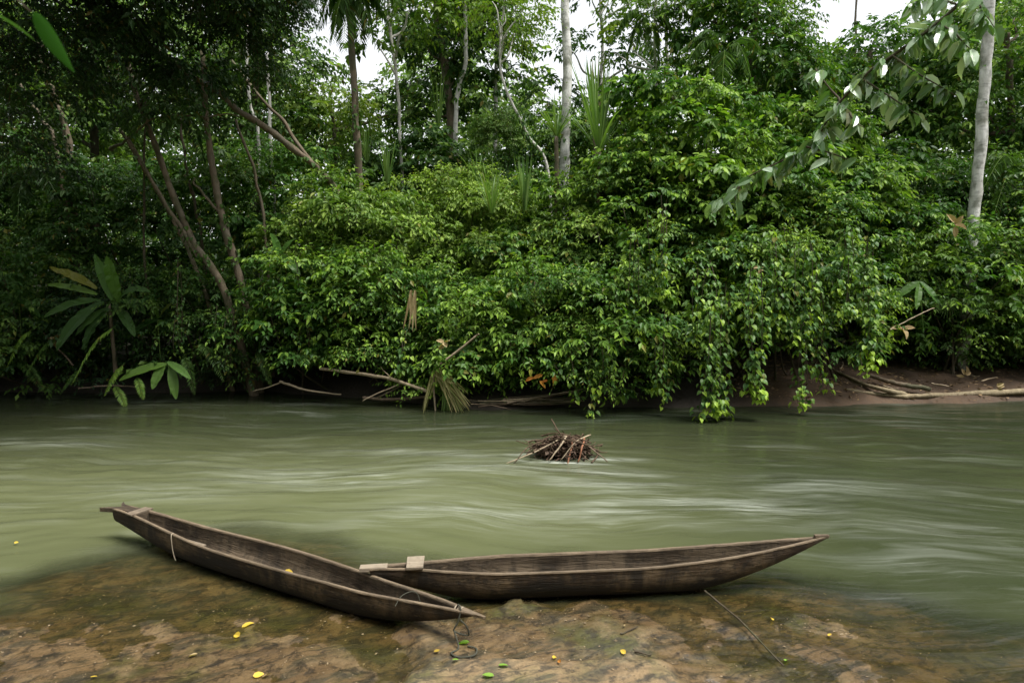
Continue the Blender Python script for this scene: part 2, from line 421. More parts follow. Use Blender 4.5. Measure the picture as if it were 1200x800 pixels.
col = mixc(nt, foam, col, (.62, .66, .58))
hgt = math_(nt, 'ADD', math_(nt, 'MULTIPLY', sA, 1.), math_(nt, 'MULTIPLY', sB, .35))
bn_ = nd(nt, 'Bump', i_Distance=.05); L.new(hgt, bn_.inputs['Height']); shal = ramp(nt, d_, [(.0, 1), (.22, 0)])
L.new(math_(nt, 'ADD', math_(nt, 'ADD', .14, math_(nt, 'MULTIPLY', shal, .45)), math_(nt, 'MULTIPLY', fx_, .65)), bn_.inputs['Strength']); bn = bn_.outputs[0]
dif = nd(nt, 'BsdfDiffuse'); L.new(col, dif.inputs[0])
tr = nd(nt, 'BsdfTransparent'); tr.inputs[0].default_value = (.80, .78, .62, 1)
mx = nd(nt, 'MixShader'); L.new(math_(nt, 'MAXIMUM', math_(nt, 'MAXIMUM', murk, foam), .06), mx.inputs[0]); L.new(tr.outputs[0], mx.inputs[1]); L.new(dif.outputs[0], mx.inputs[2])
gl = nd(nt, 'BsdfGlossy', i_Roughness=.16); L.new(bn, gl.inputs['Normal'])
fr = nd(nt, 'Fresnel', i_IOR=1.33); L.new(bn, fr.inputs['Normal'])
mx2 = nd(nt, 'MixShader'); L.new(fr.outputs[0], mx2.inputs[0]); L.new(mx.outputs[0], mx2.inputs[1]); L.new(gl.outputs[0], mx2.inputs[2])
L.new(mx2.outputs[0], out.inputs[0]); M['water'] = m
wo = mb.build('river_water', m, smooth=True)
at_ = wo.data.attributes.new('depth', 'FLOAT', 'POINT'); at_.data.foreach_set('value', dep.astype(np.float32))
FZ = [(380, 560, 1.6, .5, .8), (200, 575, 1.2, .3, .5), (600, 548, 1.5, .35, .9), (680, 552, .9, .25, 1.), (620, 532, .35, .10, 1.5), (705, 538, .5, .10, 1.6), (662, 542, .6, .08, 1.8), (720, 568, 1.2, .3, .8), (840, 590, 1.3, .45, .9), (560, 600, 1.6, .5, .6), (480, 530, 1.6, .3, .6), (960, 570, 1.2, .5, .5), (700, 600, 1.2, .4, .6), (640, 540, .55, .12, 1.), (1080, 620, 1.2, .3, .35), (60, 520, 1.5, .3, .4), (980, 700, .7, .16, .7), (1060, 660, 1., .2, .3)]
fz = np.zeros(len(V)); X_, Y_ = V[:, 0], V[:, 1]
for px, py, sx, sy, a_ in FZ:
    q = atz(px, py, 0); fz = np.maximum(fz, a_ * np.exp(-((X_ - q[0]) / sx) ** 2 - (((Y_ - q[1]) + .12 * (X_ - q[0])) / sy) ** 2))
water_light = np.exp(-(np.maximum(0, Y_ - 8.6) / 3.1) ** 2) * np.clip(1.05 - .19 * (X_ + .5), .22, 1.)  # tone darkens rightward and, as painted bank shade and reflection, toward the far bank
at_ = wo.data.attributes.new('painted_light', 'FLOAT', 'POINT'); at_.data.foreach_set('value', water_light.astype(np.float32))
at_ = wo.data.attributes.new('froth', 'FLOAT', 'POINT'); at_.data.foreach_set('value', fz.astype(np.float32))
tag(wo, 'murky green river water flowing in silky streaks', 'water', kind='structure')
# ------------------------------------------------------------------ canoes
def wood_mat(name, c1, c2, c3, rough=.8, stain=.6, wetz=None):
    m, nt, out = mat(name); L = nt.links
    tc = nd(nt, 'TexCoord').outputs['Object']
    gr = noise(nt, mapping(nt, tc, (.9, 14, 9)), 2.2, 7, .68, .25)
    bl = noise(nt, mapping(nt, tc, (1, 1.5, 1.4)), 2.1, 6, .6)
    fi = noise(nt, mapping(nt, tc, (3, 60, 40)), 1.5, 4, .7)
    vs_ = noise(nt, mapping(nt, tc, (4, 1, .7)), 1.4, 4, .6)
    c = mixc(nt, ramp(nt, gr, [(.35, 0), (.65, 1)]), c1, c2)
    c = mixc(nt, math_(nt, 'MULTIPLY', ramp(nt, bl, [(.45, 0), (.62, 1)]), .8), c, c3)
    c = mixc(nt, math_(nt, 'MULTIPLY', ramp(nt, vs_, [(.50, 0), (.66, 1)]), stain), c, (.022, .018, .014))
    c = mixc(nt, math_(nt, 'MULTIPLY', ramp(nt, noise(nt, tc, 13, 6, .7), [(.52, 0), (.6, 1)]), stain * .8), c, (.03, .026, .02))
    if wetz is not None:
        g = nd(nt, 'SeparateXYZ'); L.new(nd(nt, 'NewGeometry').outputs['Position'], g.inputs[0])
        zz = math_(nt, 'ADD', g.outputs[2], math_(nt, 'MULTIPLY', math_(nt, 'SUBTRACT', bl, .5), .5))
        w_ = ramp(nt, math_(nt, 'DIVIDE', zz, wetz), [(.45, 1), (1.0, 0)])
        c = mixc(nt, math_(nt, 'MULTIPLY', w_, .95), c, (.018, .015, .011))
    c = mixc(nt, ramp(nt, noise(nt, mapping(nt, tc, (1.2, 6, 8)), 3.1, 7, .7), [(.60, 0), (.66, .55)]), c, (.20, .15, .09))
    p = nd(nt, 'BsdfPrincipled', i_Roughness=rough); p.inputs['Specular IOR Level'].default_value = .25; L.new(c, p.inputs['Base Color'])
    h = math_(nt, 'ADD', gr, math_(nt, 'MULTIPLY', fi, .4))
    L.new(bump(nt, h, 1., .02), p.inputs['Normal']); L.new(p.outputs[0], out.inputs[0]); return m
M['hull'] = wood_mat('canoe_hull_wood', (.026, .016, .009), (.058, .037, .021), (.17, .122, .072), stain=.85, wetz=.26)
M['inner'] = wood_mat('canoe_inner_wood', (.036, .026, .016), (.085, .062, .041), (.16, .12, .078), stain=.6)
M['rim'] = wood_mat('canoe_rim_wood', (.10, .074, .047), (.25, .19, .125), (.165, .125, .085), rough=.7, stain=.25)
M['plank'] = wood_mat('pale_plank_wood', (.24, .19, .135), (.40, .335, .25), (.33, .275, .20), rough=.75, stain=.2)
M['plank_dark'] = wood_mat('brown_plank_wood', (.15, .115, .08), (.27, .21, .15), (.22, .18, .13), rough=.75, stain=.35)

def canoe(name, label, E0, E1, prof, zr, zb, bow=0.0, thick=.026, group=None, n=90):
    """dugout: E0,E1 ends in plan; prof/zr/zb give half beam, rim height, keel height at s in 0..1"""
    E0 = np.array(E0[:2], float); E1 = np.array(E1[:2], float)
    Lv = E1 - E0; ln = np.hypot(*Lv); d = Lv / ln; nv = np.array([-d[1], d[0]])
    root = empty(name, (*(E0 + E1) / 2, 0.05), label, 'canoe', group)
    root.rotation_euler = (0, 0, math.atan2(d[1], d[0]))
    ss = np.linspace(0, 1, n) ; ss = ss * .5 + (.5 - .5 * np.cos(np.pi * ss)) * .5
    def P(s, v, z):    # local coordinates (x along the canoe)
        return (s * ln - ln / 2, v + bow * 4 * s * (1 - s), z - .05)
    def W(s, v, z):
        x, y, zz = P(s, v, z); c_ = (E0 + E1) / 2
        q = c_ + d * x + nv * y
        return np.array([q[0], q[1], zz + .05])
    wig = lambda s, k: .003 * math.sin(s * 11 + k) + .005 * mnoise.noise(Vector((s * 7, k, .5)))
    K = 14
    def loft(off, dz, rimdz=0.):
        rows = []
        for s in ss:
            b = max(.004, prof(s) - off); zt = zr(s) + rimdz + wig(s, 1) * .5; z0 = min(zb(s) + dz, zt - .004)
            row = []
            for a in np.linspace(-1, 1, 2 * K + 1):
                th = a * math.pi / 2
                vv = b * math.copysign(abs(math.sin(th)) ** .82, th) + wig(s, 3 if a > 0 else 5) * abs(a)
                zz = zt - (zt - z0) * (math.cos(th) ** .62 if abs(a) < 1 else 0)
                row.append(P(s, vv, zz))
            rows.append(row)
        return np.array(rows)
    def sheet(A, flip=False):
        nn, kk = A.shape[:2]
        i = np.arange(nn - 1)[:, None] * kk; j = np.arange(kk - 1)[None]
        F = np.stack([i + j, i + j + 1, i + kk + j + 1, i + kk + j], -1).reshape(-1, 4)
        return A.reshape(-1, 3), (F[:, ::-1] if flip else F)
    def build(nm, parts_, mt, sm=True):
        b = MB()
        for V, F in parts_: b.add(V, F)
        me_ = b.build(nm, mt, None, sm)
        # built local: cancel the automatic origin
        off = Vector(me_.location)
        me_.data.transform(Matrix.Translation(off)); me_.location = (0, 0, 0); me_.parent = root
        return me_
    O = loft(0, 0); I = loft(thick, thick * 1.3)
    build('hull', [sheet(O)], M['hull'])
    build('inner_face', [sheet(I, True)], M['inner'])
    # gunwale: worn rim strip, rounded, both sides
    rp = []
    for side in (0, -1):
        rows = []
        for k, s in enumerate(ss):
            o = O[k, side]; i_ = I[k, side]
            w = (i_ - o) * .85; h = .006 + .004 * mnoise.noise(Vector((s * 30, side, 0)))
            up = np.array([0, 0, 1.])
            rows.append([o - w * .12 - up * .012, o - w * .14 + up * h * .4, o + w * .2 + up * h, o + w * .8 + up * h, i_ + w * .1 + up * h * .3, i_ + w * .08 - up * .018])
        rp.append(sheet(np.array(rows), side == -1))
    build('gunwale', rp, M['rim'])
    return root, P, W, build, ln

def slab(pts, z0, z1):
    """prism over a plan outline of local points, slightly chamfered"""
    p = np.array(pts, float); c = p.mean(0); q = c + (p - c) * (1 - .004 / max(.02, np.abs(p - c).max()))
    n = len(p); ch = min(.004, (z1 - z0) * .25)
    rings = [(q, z0), (p, z0 + ch), (p, z1 - ch), (q, z1)]
    V = np.concatenate([np.column_stack([r_, np.full(n, z_)]) for r_, z_ in rings])
    V = np.vstack([V, [[*c, z0]], [[*c, z1]]])
    F = []
    for k in range(3):
        for i in range(n): F.append((k * n + i, k * n + (i + 1) % n, (k + 1) * n + (i + 1) % n, (k + 1) * n + i))
    T = [(3 * n + i, 3 * n + (i + 1) % n, 4 * n + 1) for i in range(n)] + [((i + 1) % n, i, 4 * n) for i in range(n)]
    return V, np.array(F), np.array(T)

sm = lambda x, a, b: (lambda t: t * t * (3 - 2 * t))(max(0., min(1., (x - a) / (b - a))))
# canoe one: lower left, fish-tail stern, pointed bow ashore
A0 = atz(139, 592, .38); A1 = atz(560, 722, .30)
def c1_prof(s): return .055 + .155 * sm(s, -.10, .42) ** 1. if s < .45 else .012 + .198 * (1 - ((s - .45) / .55) ** 2.1)
def c1_zr(s): return .262 + .10 * (1 - sm(s, 0, .35)) + .055 * sm(s, .72, 1.)
def c1_zb(s): return -.02 + .29 * (1 - sm(s, -.12, .30)) ** 1.3 + .33 * max(0, (s - .72) / .28) ** 1.7
c1, P1, W1, B1, L1 = canoe('dugout_canoe', 'long weathered dugout canoe lying diagonally, with a fish-tail stern out on the river', A0, A1, c1_prof, c1_zr, c1_zb, bow=.085, group='dugout canoes moored at the rock')
def addslab(build, P, nm, sv, z0, z1, mt):
    pts = [P(s, v, 0)[:2] for s, v in sv]
    V, F, T = slab(pts, z0 - .05, z1 - .05)
    b = [(V, F)]; o = None
    bb = MB(); bb.add(V, F); bb.F.append(T)
    o = bb.build(nm, mt, None, False)
    return o
def part_local(root, o):
    off = Vector(o.location); o.data.transform(Matrix.Translation(off)); o.location = (0, 0, 0); o.parent = root
    return o
# fish-tail: tapering solid neck with a V notch
part_local(c1, addslab(B1, P1, 'stern_tail', [(.062, .075), (.035, .055), (.0, .075), (-.022, .125), (-.008, .055), (.008, .005), (-.012, -.05), (-.03, -.12), (0., -.075), (.035, -.055), (.062, -.075)], .325, .372, M['inner']))
part_local(c1, addslab(B1, P1, 'seat_board', [(.060, -.115), (.083, -.125), (.083, .125), (.060, .115)], .352, .374, M['plank_dark']))
bd = part_local(c1, addslab(B1, P1, 'stern_bulkhead', [(.079, -.08), (.083, -.08), (.083, .08), (.079, .08)], .16, .351, M['inner']))
part_local(c1, addslab(B1, P1, 'floor_board', [(.10, -.085), (.31, -.135), (.31, -.06), (.10, -.035)], .20, .22, M['plank_dark']))
part_local(c1, addslab(B1, P1, 'bow_cap', [(.962, .028), (.962, -.028), (.985, -.020), (1.012, -.012), (1.016, .004), (1.0, .014), (.985, .020)], .298, .322, M['rim']))
# canoe two: upper right, tongue resting on canoe one
B0 = atz(434, 664, .33); B1_ = atz(969, 628, .47)
def c2_prof(s): return .045 + .165 * sm(s, .0, .30) if s < .5 else .008 + .202 * (1 - ((s - .5) / .5) ** 2.3)
def c2_zr(s): return .298 + .027 * (1 - sm(s, 0, .30)) + .172 * max(0, (s - .55) / .45) ** 1.6
def c2_zb(s): return -.005 + .29 * (1 - sm(s, -.08, .26)) ** 1.2 + .455 * max(0, (s - .68) / .32) ** 1.5
c2, P2, W2, B2, L2 = canoe('dugout_canoe', 'dark dugout canoe with a raised pointed bow, its flat stern tongue resting on the other', B0, B1_, c2_prof, c2_zr, c2_zb, bow=.03, group='dugout canoes moored at the rock')
part_local(c2, addslab(B2, P2, 'stern_tongue', [(-.022, -.042), (.035, -.05), (.035, .05), (-.022, .042)], .302, .338, M['plank']))
part_local(c2, addslab(B2, P2, 'cross_plank', [(.076, -.118), (.111, -.12), (.112, .125), (.075, .12)], .334, .362, M['plank']))
part_local(c2, addslab(B2, P2, 'bow_tip', [(.972, .019), (.972, -.019), (1.002, -.011), (1.006, .0), (1.002, .011)], .452, .486, M['rim']))

# ropes
def curve_thing(name, label, cat, pts, r, mt, seg=40, sides=7, group=None, r1=None):
    b = MB(); tube(b, pts, r, r1 if r1 else r, seg, sides)
    o = b.build(name, mt, smooth=True); return tag(o, label, cat, group)
m, nt, out = mat('rope_fibre'); p = nd(nt, 'BsdfPrincipled', i_Roughness=.9); p.inputs['Base Color'].default_value = (.045, .045, .03, 1)
nt.links.new(p.outputs[0], out.inputs[0]); M['rope'] = m
m, nt, out = mat('pale_cord'); p = nd(nt, 'BsdfPrincipled', i_Roughness=.9); p.inputs['Base Color'].default_value = (.30, .25, .18, 1)
nt.links.new(p.outputs[0], out.inputs[0]); M['cord'] = m
bp = W1(.965, -.0, .335)
g = atz(543, 750, .14)
top = bp + [0, 0, .0]
zb_ = lambda x, y, h=.012: np.array([x, y, rock_z(x, y) + h])
loop = [bp + [-.035, .03, -.02], bp + [-.02, .005, .012], bp + [.0, -.03, -.01], bp + [-.02, -.05, -.10],
        bp + [-.05, -.06, -.17], bp + [.06, -.07, -.2], bp + [.05, -.07, -.13], bp + [-.0, -.06, -.08]]
lp2 = [bp + [-.055, -.055, -.16], zb_(g[0] - .04, g[1] + .02), zb_(g[0] - .09, g[1] - .06), zb_(g[0] - .02, g[1] - .12), zb_(g[0] + .09, g[1] - .09), zb_(g[0] + .1, g[1] + .0), zb_(g[0] + .03, g[1] + .04)]
rope = empty('mooring_rope', bp, 'dark mooring rope knotted on the bow point and coiled down onto the rock', 'rope')
b = MB(); tube(b, loop, .007, .007, 60, 7); b.build('rope_loop', M['rope'], rope, True)
b = MB(); tube(b, lp2, .007, .007, 60, 7); b.build('rope_coil', M['rope'], rope, True)
b = MB()
for k in range(3):
    a = np.linspace(0, 2 * np.pi, 12); q = W1(.955 + .006 * k, 0, .30)
    ax = np.array([.38, .86, 0])
    tube(b, [q + ax * .034 * math.cos(t) + UP * (.028 * math.sin(t)) for t in a], .006, .006, 30, 6)
b.build('rope_lashing', M['cord'], rope, True)
q = W1(.23, -.165, .285); curve_thing('cord', 'thin pale cord hanging over the side of the diagonal canoe into the water', 'cord', [q + [0, .03, .01], q + [0, -.015, .0], q + [.012, -.03, -.12], q + [.03, -.04, -.2], q + [.05, -.05, -.25]], .005, M['cord'])
q = W1(.86, .05, .28); curve_thing('bent_twig', 'small grey bent twig hooked inside the bow of the diagonal canoe', 'twig', [q + [-.16, -.14, -.03], q + [-.12, -.07, .02], q + [-.05, -.02, .035], q + [.0, .0, .01], q + [.03, -.01, -.06]], .004, M['rope'])

# ------------------------------------------------------------------ vegetation builders
def ground(x, y): return max(bank_z(x, y), -.1)
_seed = [100]
def nseed(): _seed[0] += 1; return np.random.default_rng(_seed[0])

def crown(mb, c, r, rg, n_lobes, lobe_r, n_tw, leafL, m=7, tl=.45, kind='fine', young=.25, droop=.35, flop=.35, W=.5, face=True, low=-.6, lowcut=-.5, stem=None, shell=(.55, .95), front=None, gap_=.75):
    """crown of n_lobes leafy lobes spread near the surface of an ellipsoid; returns lobe centres"""
    c = np.asarray(c, float); r = np.asarray(r, float)
    cs = []; hue = rg.normal(.02, .10)
    tries = 0
    while len(cs) < n_lobes and tries < n_lobes * 40:
        tries += 1
        d = nrm(rg.normal(0, 1, 3))
        if d[2] < low: continue
        if front is not None and d[1] > front: continue
        p = c + d * r * rg.uniform(*shell)
        if p[2] < ground(p[0], p[1]) + .1: p[2] = ground(p[0], p[1]) + .1 + rg.uniform(0, .3)
        if any(np.linalg.norm((p - q) / lobe_r) < gap_ for q in cs): continue
        cs.append(p)
    for p in cs:
        out = nrm(((p - c) / r)[None])[0]
        s = rg.uniform(.55, 1.35)
        lr = np.array([lobe_r, lobe_r, lobe_r * .46]) * s
        ls = rg.choice([.72, .9, 1., 1.15, 1.45])
        kd = ['fine', 'oval', 'heart'][rg.integers(3)] if (rg.random() < .25 and kind != 'far') else kind
        lobe(mb, p, lr, int(n_tw * s * s / ls ** 1.2), leafL * ls, m, tl, droop, kd, young, rg, out, W * rg.uniform(.8, 1.25), hue, flop, lowcut, stem)
    return cs

def shrub(name, label, px, ptop, pbot, hw, Y, mt='fine', leafL=.13, dens=1., young=.25, kind='fine', lobe_r=.55, depth=None, group=None, cat='shrub', droop=.35, flop=.35, W=.5, m=7, tl=.42, nl=None, stems=4, stem=.006):
    rg = nseed()
    top = at(px, ptop, Y); bot = at(px, pbot, Y)
    h = top[2] - bot[2]; rx = hw / FPX * Y; ry = depth or rx * .8
    c = np.array([top[0], Y, bot[2] + h * .5]); r = np.array([rx, ry, h * .5])
    gz = ground(c[0], Y)
    root = empty(name, (c[0], Y, gz), label, cat, group)
    mb = MB()
    area = (rx * h * 1.2 + rx * ry * 2) 
    n_l = nl or int(area / (lobe_r ** 2 * 1.1)) + 5
    cs = crown(mb, c, r, rg, n_l, lobe_r, int(52 * dens * (lobe_r / .55) ** 2 * (.13 / leafL) ** 1.2), leafL, m, tl, kind, young, droop, flop, W, low=-.75, shell=(.4, 1.12), stem=stem, front=.75, gap_=1.12, lowcut=-.25)
    mb.build('foliage', M[mt], root)
    for k in range(stems):
        q = cs[rg.integers(len(cs))]
        b = MB(); base = np.array([c[0] + rg.normal(0, rx * .25), Y + rg.uniform(0, ry * .6), gz - .1])
        tube(b, [base, base * .5 + q * .5 + rg.normal(0, .15, 3), q], .035, .01, 12, 6)
        b.build('stem', M['darkbark'], root, True)
    return root

def creeper(root, C, r, rg, n=160, mt='under', lo=0., hi=1.):
    t = rg.uniform(lo, hi, n) ; t = t[rg.random(n) < np.clip(.35 + .65 * np.sin(t * 9 + rg.uniform(0, 6)), .05, 1)]
    n = len(t); k = len(C)
    P = np.stack([np.interp(t * (k - 1), np.arange(k), C[:, i]) for i in range(3)], 1)
    a = rg.uniform(0, 2 * np.pi, n); o = np.stack([np.cos(a), np.sin(a), 0 * a], 1)
    b = MB(); leaves(b, P + o * (r * 1.05 + rg.uniform(0, .07, n))[:, None], o * .5 - UP * .8 + rg.normal(0, .25, (n, 3)), o + UP * .4, rg.uniform(.07, .15, n), .7, rg.uniform(0, .3, n), 'heart', rg)
    b.build('creeper', M[mt], root)
def trunk_tree(name, label, pts, r0, r1, bark, crowns, mt, leafL=.2, kind='fine', young=.2, cat='tree', group=None, flare=.05, lobe_r=.7, n_tw=26, tl=.55, m=7, droop=.35, limbs=True, seed_wob=.03, density=1., shell=(.25, .95), W=.5, low=-.8, base_ground=True, lims=6):
    """pts: world points of the trunk from base to top; crowns: list of (centre, radii, n_lobes)"""
    rg = nseed()
    pts = [np.array(p, float) for p in pts]
    if base_ground:
        pts[0] = np.array([pts[0][0], pts[0][1], ground(pts[0][0], pts[0][1]) - .15])
    root = empty(name, pts[0] + [0, 0, .15], label, cat, group)
    b = MB(); Cc, T = tube(b, pts, r0, r1, 40, 12, wob=seed_wob, seed=int(rg.integers(999)), flare=flare, knots=.03)
    b.build('trunk', M[bark], root, True)
    if base_ground and bark != 'darkbark': creeper(root, Cc, r0, rg, 200, 'under', .0, .55)
    if crowns:
        mb = MB(); allc = []
        for c, r, nlb in crowns:
            cs = crown(mb, c, r, rg, nlb, lobe_r, int(n_tw * density), leafL, m, tl, kind, young, droop, .35, W, low=low, shell=shell, lowcut=-.8, stem=.008)
            allc += [(q) for q in cs]
        mb.build('crown', M[mt], root)
        if limbs:
            idx = rg.permutation(len(allc))[:lims]
            for i in idx:
                q = allc[i]
                j = int(np.clip(np.argmin(np.linalg.norm(Cc - (q - [0, 0, .9]), axis=1)), 12, 39))
                s = Cc[j]; dd = np.linalg.norm(q - s)
                if dd < .4: continue
                b = MB(); tube(b, [s, s * .6 + q * .4 + [0, 0, -.05 * dd] + rg.normal(0, .05 * dd, 3), s * .25 + q * .75 + rg.normal(0, .05 * dd, 3), q], min(r1 * 1.1, .02 + .02 * dd), .012, 16, 7, wob=.02, seed=int(rg.integers(999)))
                b.build('limb', M[bark], root, True)
    return root

# ---------------- far wood: a mass nobody could count
rg = nseed(); mb = MB()
for row, (Y, top, gap) in enumerate([(33, 80, 1.), (40, 80, 1.), (47, 60, .9), (56, 45, .8)]):
    for px in np.arange(-420, 1620, 44 + 8 * row):
        px2 = px + rg.uniform(-20, 20)
        if row == 0 and 350 < px2 < 480: continue
        tp = np.interp(px2, [-400, 300, 370, 405, 440, 480, 560, 600, 640, 780, 830, 900, 940, 1000, 1100, 1150, 1600], [-60, -40, 80, 135, 115, 10, 10, 95, 110, 115, 60, 20, 50, 60, 40, -40, -60]) + rg.uniform(0, 30) + (12 if row == 0 else 0)
        T_ = at(px2, tp, Y); gz = ground(T_[0], Y)
        hgt = T_[2] - gz
        for zc in np.arange(gz + 1.5, T_[2] - .6, 2.1):
            c = np.array([T_[0] + rg.normal(0, .5), Y + rg.normal(0, 1.2), zc + rg.uniform(-.5, .5)])
            lobe(mb, c, np.array([1.5, 1.5, 1.15]) * rg.uniform(.7, 1.15), 44, .40, 6, 1.1, .3, 'far', .3, rg, np.array([0, -1., .2]), .6, rg.normal(.12, .15), .35, -.7)
# the jungle closes round the river bend on both sides and stands along the near bank behind the viewer
for a in np.arange(0, 360, 5.5):
    X0 = 46 * math.cos(R(a)); Y0 = 14 + 34 * math.sin(R(a)) if math.sin(R(a)) > -.2 else max(-13, 14 + 60 * math.sin(R(a)))
    if Y0 > 24 and abs(X0) < 40: continue
    for k in range(2):
        X1 = X0 + rg.normal(0, 1.6); Y1 = Y0 + rg.normal(0, 1.2) - 3 * k * (Y0 < 0)
        if 4 < Y1 < 14 and abs(X1) < 40: continue
        for zc in np.arange(1.5, rg.uniform(13, 19), 2.4):
            lobe(mb, np.array([X1 + rg.normal(0, .8), Y1 + rg.normal(0, .8), zc]), np.array([2.4, 2., 1.4]) * rg.uniform(.8, 1.2), 26, .8, 5, 1.5, .3, 'far', .2, rg, None, .6, .0, .35, -.7)
for X1 in np.arange(-42, 42, 3.):
    for zc in np.arange(1.5, rg.uniform(12, 17), 2.4):
        lobe(mb, np.array([X1 + rg.normal(0, 1), -11 + rg.normal(0, 1.), zc + 1]), np.array([2.4, 2., 1.4]) * rg.uniform(.8, 1.2), 26, .8, 5, 1.5, .3, 'far', .2, rg, None, .6, .0, .35, -.7)
o = mb.build('distant_forest', M['far'])
tag(o, 'mass of mixed jungle trees closing the view far behind everything and round the river', 'forest', kind='stuff')

# ---------------- trees standing behind the bank (crowns at the top of the picture)
G_T = 'trees of the jungle behind the bank'
def P3(l): return [at(*q) for q in l]
def cr(px, py, Y, rpx, rpy, n, ry=None):
    c = at(px, py, Y); return (c, (rpx / FPX * Y, (ry or rpx * .8) / FPX * Y, rpy / FPX * Y), n)
trunk_tree('pale_trunk_tree', 'tall straight white barked tree trunk rising at top centre, its base behind the bushes', P3([(661, 300, 21), (662, 210, 21), (664, 120, 21), (662, 0, 21), (660, -120, 21), (655, -260, 21)]), .155, .11, 'whitebark', [cr(640, -330, 22, 110, 60, 8)], 'pale', group=G_T, flare=.08)
trunk_tree('pale_trunk_tree', 'white barked tree leaning slightly to the right at the right edge of the forest', P3([(1134, 330, 17.5), (1141, 262, 17.5), (1150, 150, 17.5), (1157, 40, 17.4), (1160, -60, 17.3), (1170, -240, 17)]), .135, .115, 'whitebark', [cr(1210, -300, 18, 130, 70, 8)], 'broad', group=G_T)
trunk_tree('slender_tree', 'slim brown trunk left of the sky gap, with drooping dark palm-like leaves at its top', P3([(424, 300, 20), (421, 215, 20), (415, 120, 20), (411, 30, 20), (412, -60, 20)]), .11, .085, 'bark', [cr(400, -80, 20, 60, 30, 5)], 'dark', group=G_T)
trunk_tree('slender_tree', 'very thin pale trunk just right of the upper left sky gap', P3([(474, 250, 22), (469, 165, 22), (464, 80, 22), (456, 20, 22), (455, -40, 22)]), .05, .045, 'palebark', [cr(470, 20, 22, 46, 46, 9)], 'pale', group=G_T, limbs=True)
trunk_tree('dark_crowned_tree', 'twin stemmed tree wrapped in dark climbers between the two sky gaps', P3([(526, 230, 25), (528, 160, 25), (524, 100, 25), (515, 40, 25), (508, -40, 25)]), .16, .12, 'bark', [cr(515, 20, 25.5, 66, 80, 26), cr(560, 60, 26, 36, 70, 14), cr(500, 120, 26.5, 50, 50, 12)], 'under', leafL=.22, young=.35, group=G_T, lobe_r=.8)
trunk_tree('slender_tree', 'slim bent tree with pale limbs beside the twin stemmed tree', P3([(531, 230, 24), (534, 165, 24), (536, 110, 24), (546, 70, 24), (545, 10, 24), (540, -60, 24)]), .075, .06, 'palebark', [cr(560, -30, 24, 70, 50, 12)], 'pale', group=G_T)
trunk_tree('slender_tree', 'mottled thin trunk left of the middle sky gap', P3([(580, 230, 26), (580, 150, 26), (582, 60, 26), (588, -40, 26)]), .075, .06, 'palebark', [cr(600, 10, 26, 36, 30, 7), cr(590, -50, 26, 70, 40, 8)], 'pale', leafL=.2, group=G_T, density=.7)
trunk_tree('leaning_sapling', 'thin mottled sapling leaning left out of the bushes below the middle sky gap', P3([(648, 240, 20), (643, 210, 20), (620, 160, 20), (600, 120, 20), (586, 80, 20), (588, 20, 20)]), .045, .03, 'palebark', [cr(590, 15, 20, 30, 40, 6)], 'pale', leafL=.16, group=G_T, flare=.0)
trunk_tree('feathery_tree', 'airy tree with see-through foliage across the middle sky gap', P3([(700, 260, 27), (700, 150, 27), (706, 60, 27), (700, -30, 27)]), .07, .05, 'palebark', [cr(710, 70, 27, 60, 26, 10), cr(650, 110, 28, 60, 26, 10), cr(720, 0, 27, 70, 25, 9), cr(640, 60, 28, 40, 30, 3)], 'under', leafL=.2, group=G_T, density=.7)
trunk_tree('feathery_tree', 'light green tree above the right side of the middle sky gap', P3([(772, 250, 24), (770, 140, 24), (768, 40, 24), (770, -60, 24)]), .06, .05, 'palebark', [cr(760, 10, 24, 60, 26, 8), cr(800, -10, 24, 50, 30, 8), cr(745, 50, 24, 44, 24, 6), cr(800, 90, 25, 34, 22, 5)], 'pale', leafL=.2, group=G_T, density=.75)
trunk_tree('slender_tree', 'thin bare grey trunk beside the light green tree at the top', P3([(783, 250, 25), (782, 120, 25), (781, 40, 25), (782, -60, 25)]), .06, .055, 'palebark', [cr(790, -90, 25, 50, 30, 5)], 'pale', group=G_T)
trunk_tree('slender_tree', 'tiny bare trunk crossing the sky gap at upper right', P3([(1004, 110, 30), (1002, 60, 30), (1003, 20, 30), (1006, -60, 30)]), .05, .04, 'bark', [cr(1000, -90, 30, 50, 30, 5)], 'pale', group=G_T)
trunk_tree('bushy_tree', 'bushy green tree filling the top right of centre', P3([(880, 260, 22), (880, 120, 22), (885, 0, 22)]), .14, .09, 'bark', [cr(880, 40, 22, 70, 100, 46), cr(905, 110, 21.5, 60, 70, 22), cr(830, 20, 22.5, 36, 50, 8)], 'broad', leafL=.19, young=.35, group=G_T)
trunk_tree('bushy_tree', 'broad green tree right of the sky gap under the drooping branch', P3([(1010, 300, 23), (1015, 160, 23), (1020, 60, 23)]), .14, .09, 'bark', [cr(1030, 130, 23, 75, 90, 44), cr(1080, 80, 23.5, 60, 80, 22), cr(960, 80, 24, 36, 40, 6)], 'broad', leafL=.19, young=.25, group=G_T)
trunk_tree('bushy_tree', 'leafy tree behind the leaning white trunk at the right edge', P3([(1190, 300, 21), (1185, 160, 21), (1180, 40, 21)]), .12, .08, 'bark', [cr(1185, 60, 21, 85, 100, 44), cr(1130, 150, 21.5, 60, 80, 24), cr(1240, 150, 21, 70, 110, 22)], 'broad', leafL=.18, young=.3, group=G_T)
trunk_tree('bushy_tree', 'yellowish green tree just below the upper left sky gap', P3([(395, 240, 24), (392, 180, 24), (390, 130, 24)]), .09, .06, 'bark', [cr(392, 150, 24, 44, 60, 22), cr(440, 150, 26, 40, 50, 14)], 'pale', leafL=.17, young=.5, group=G_T)
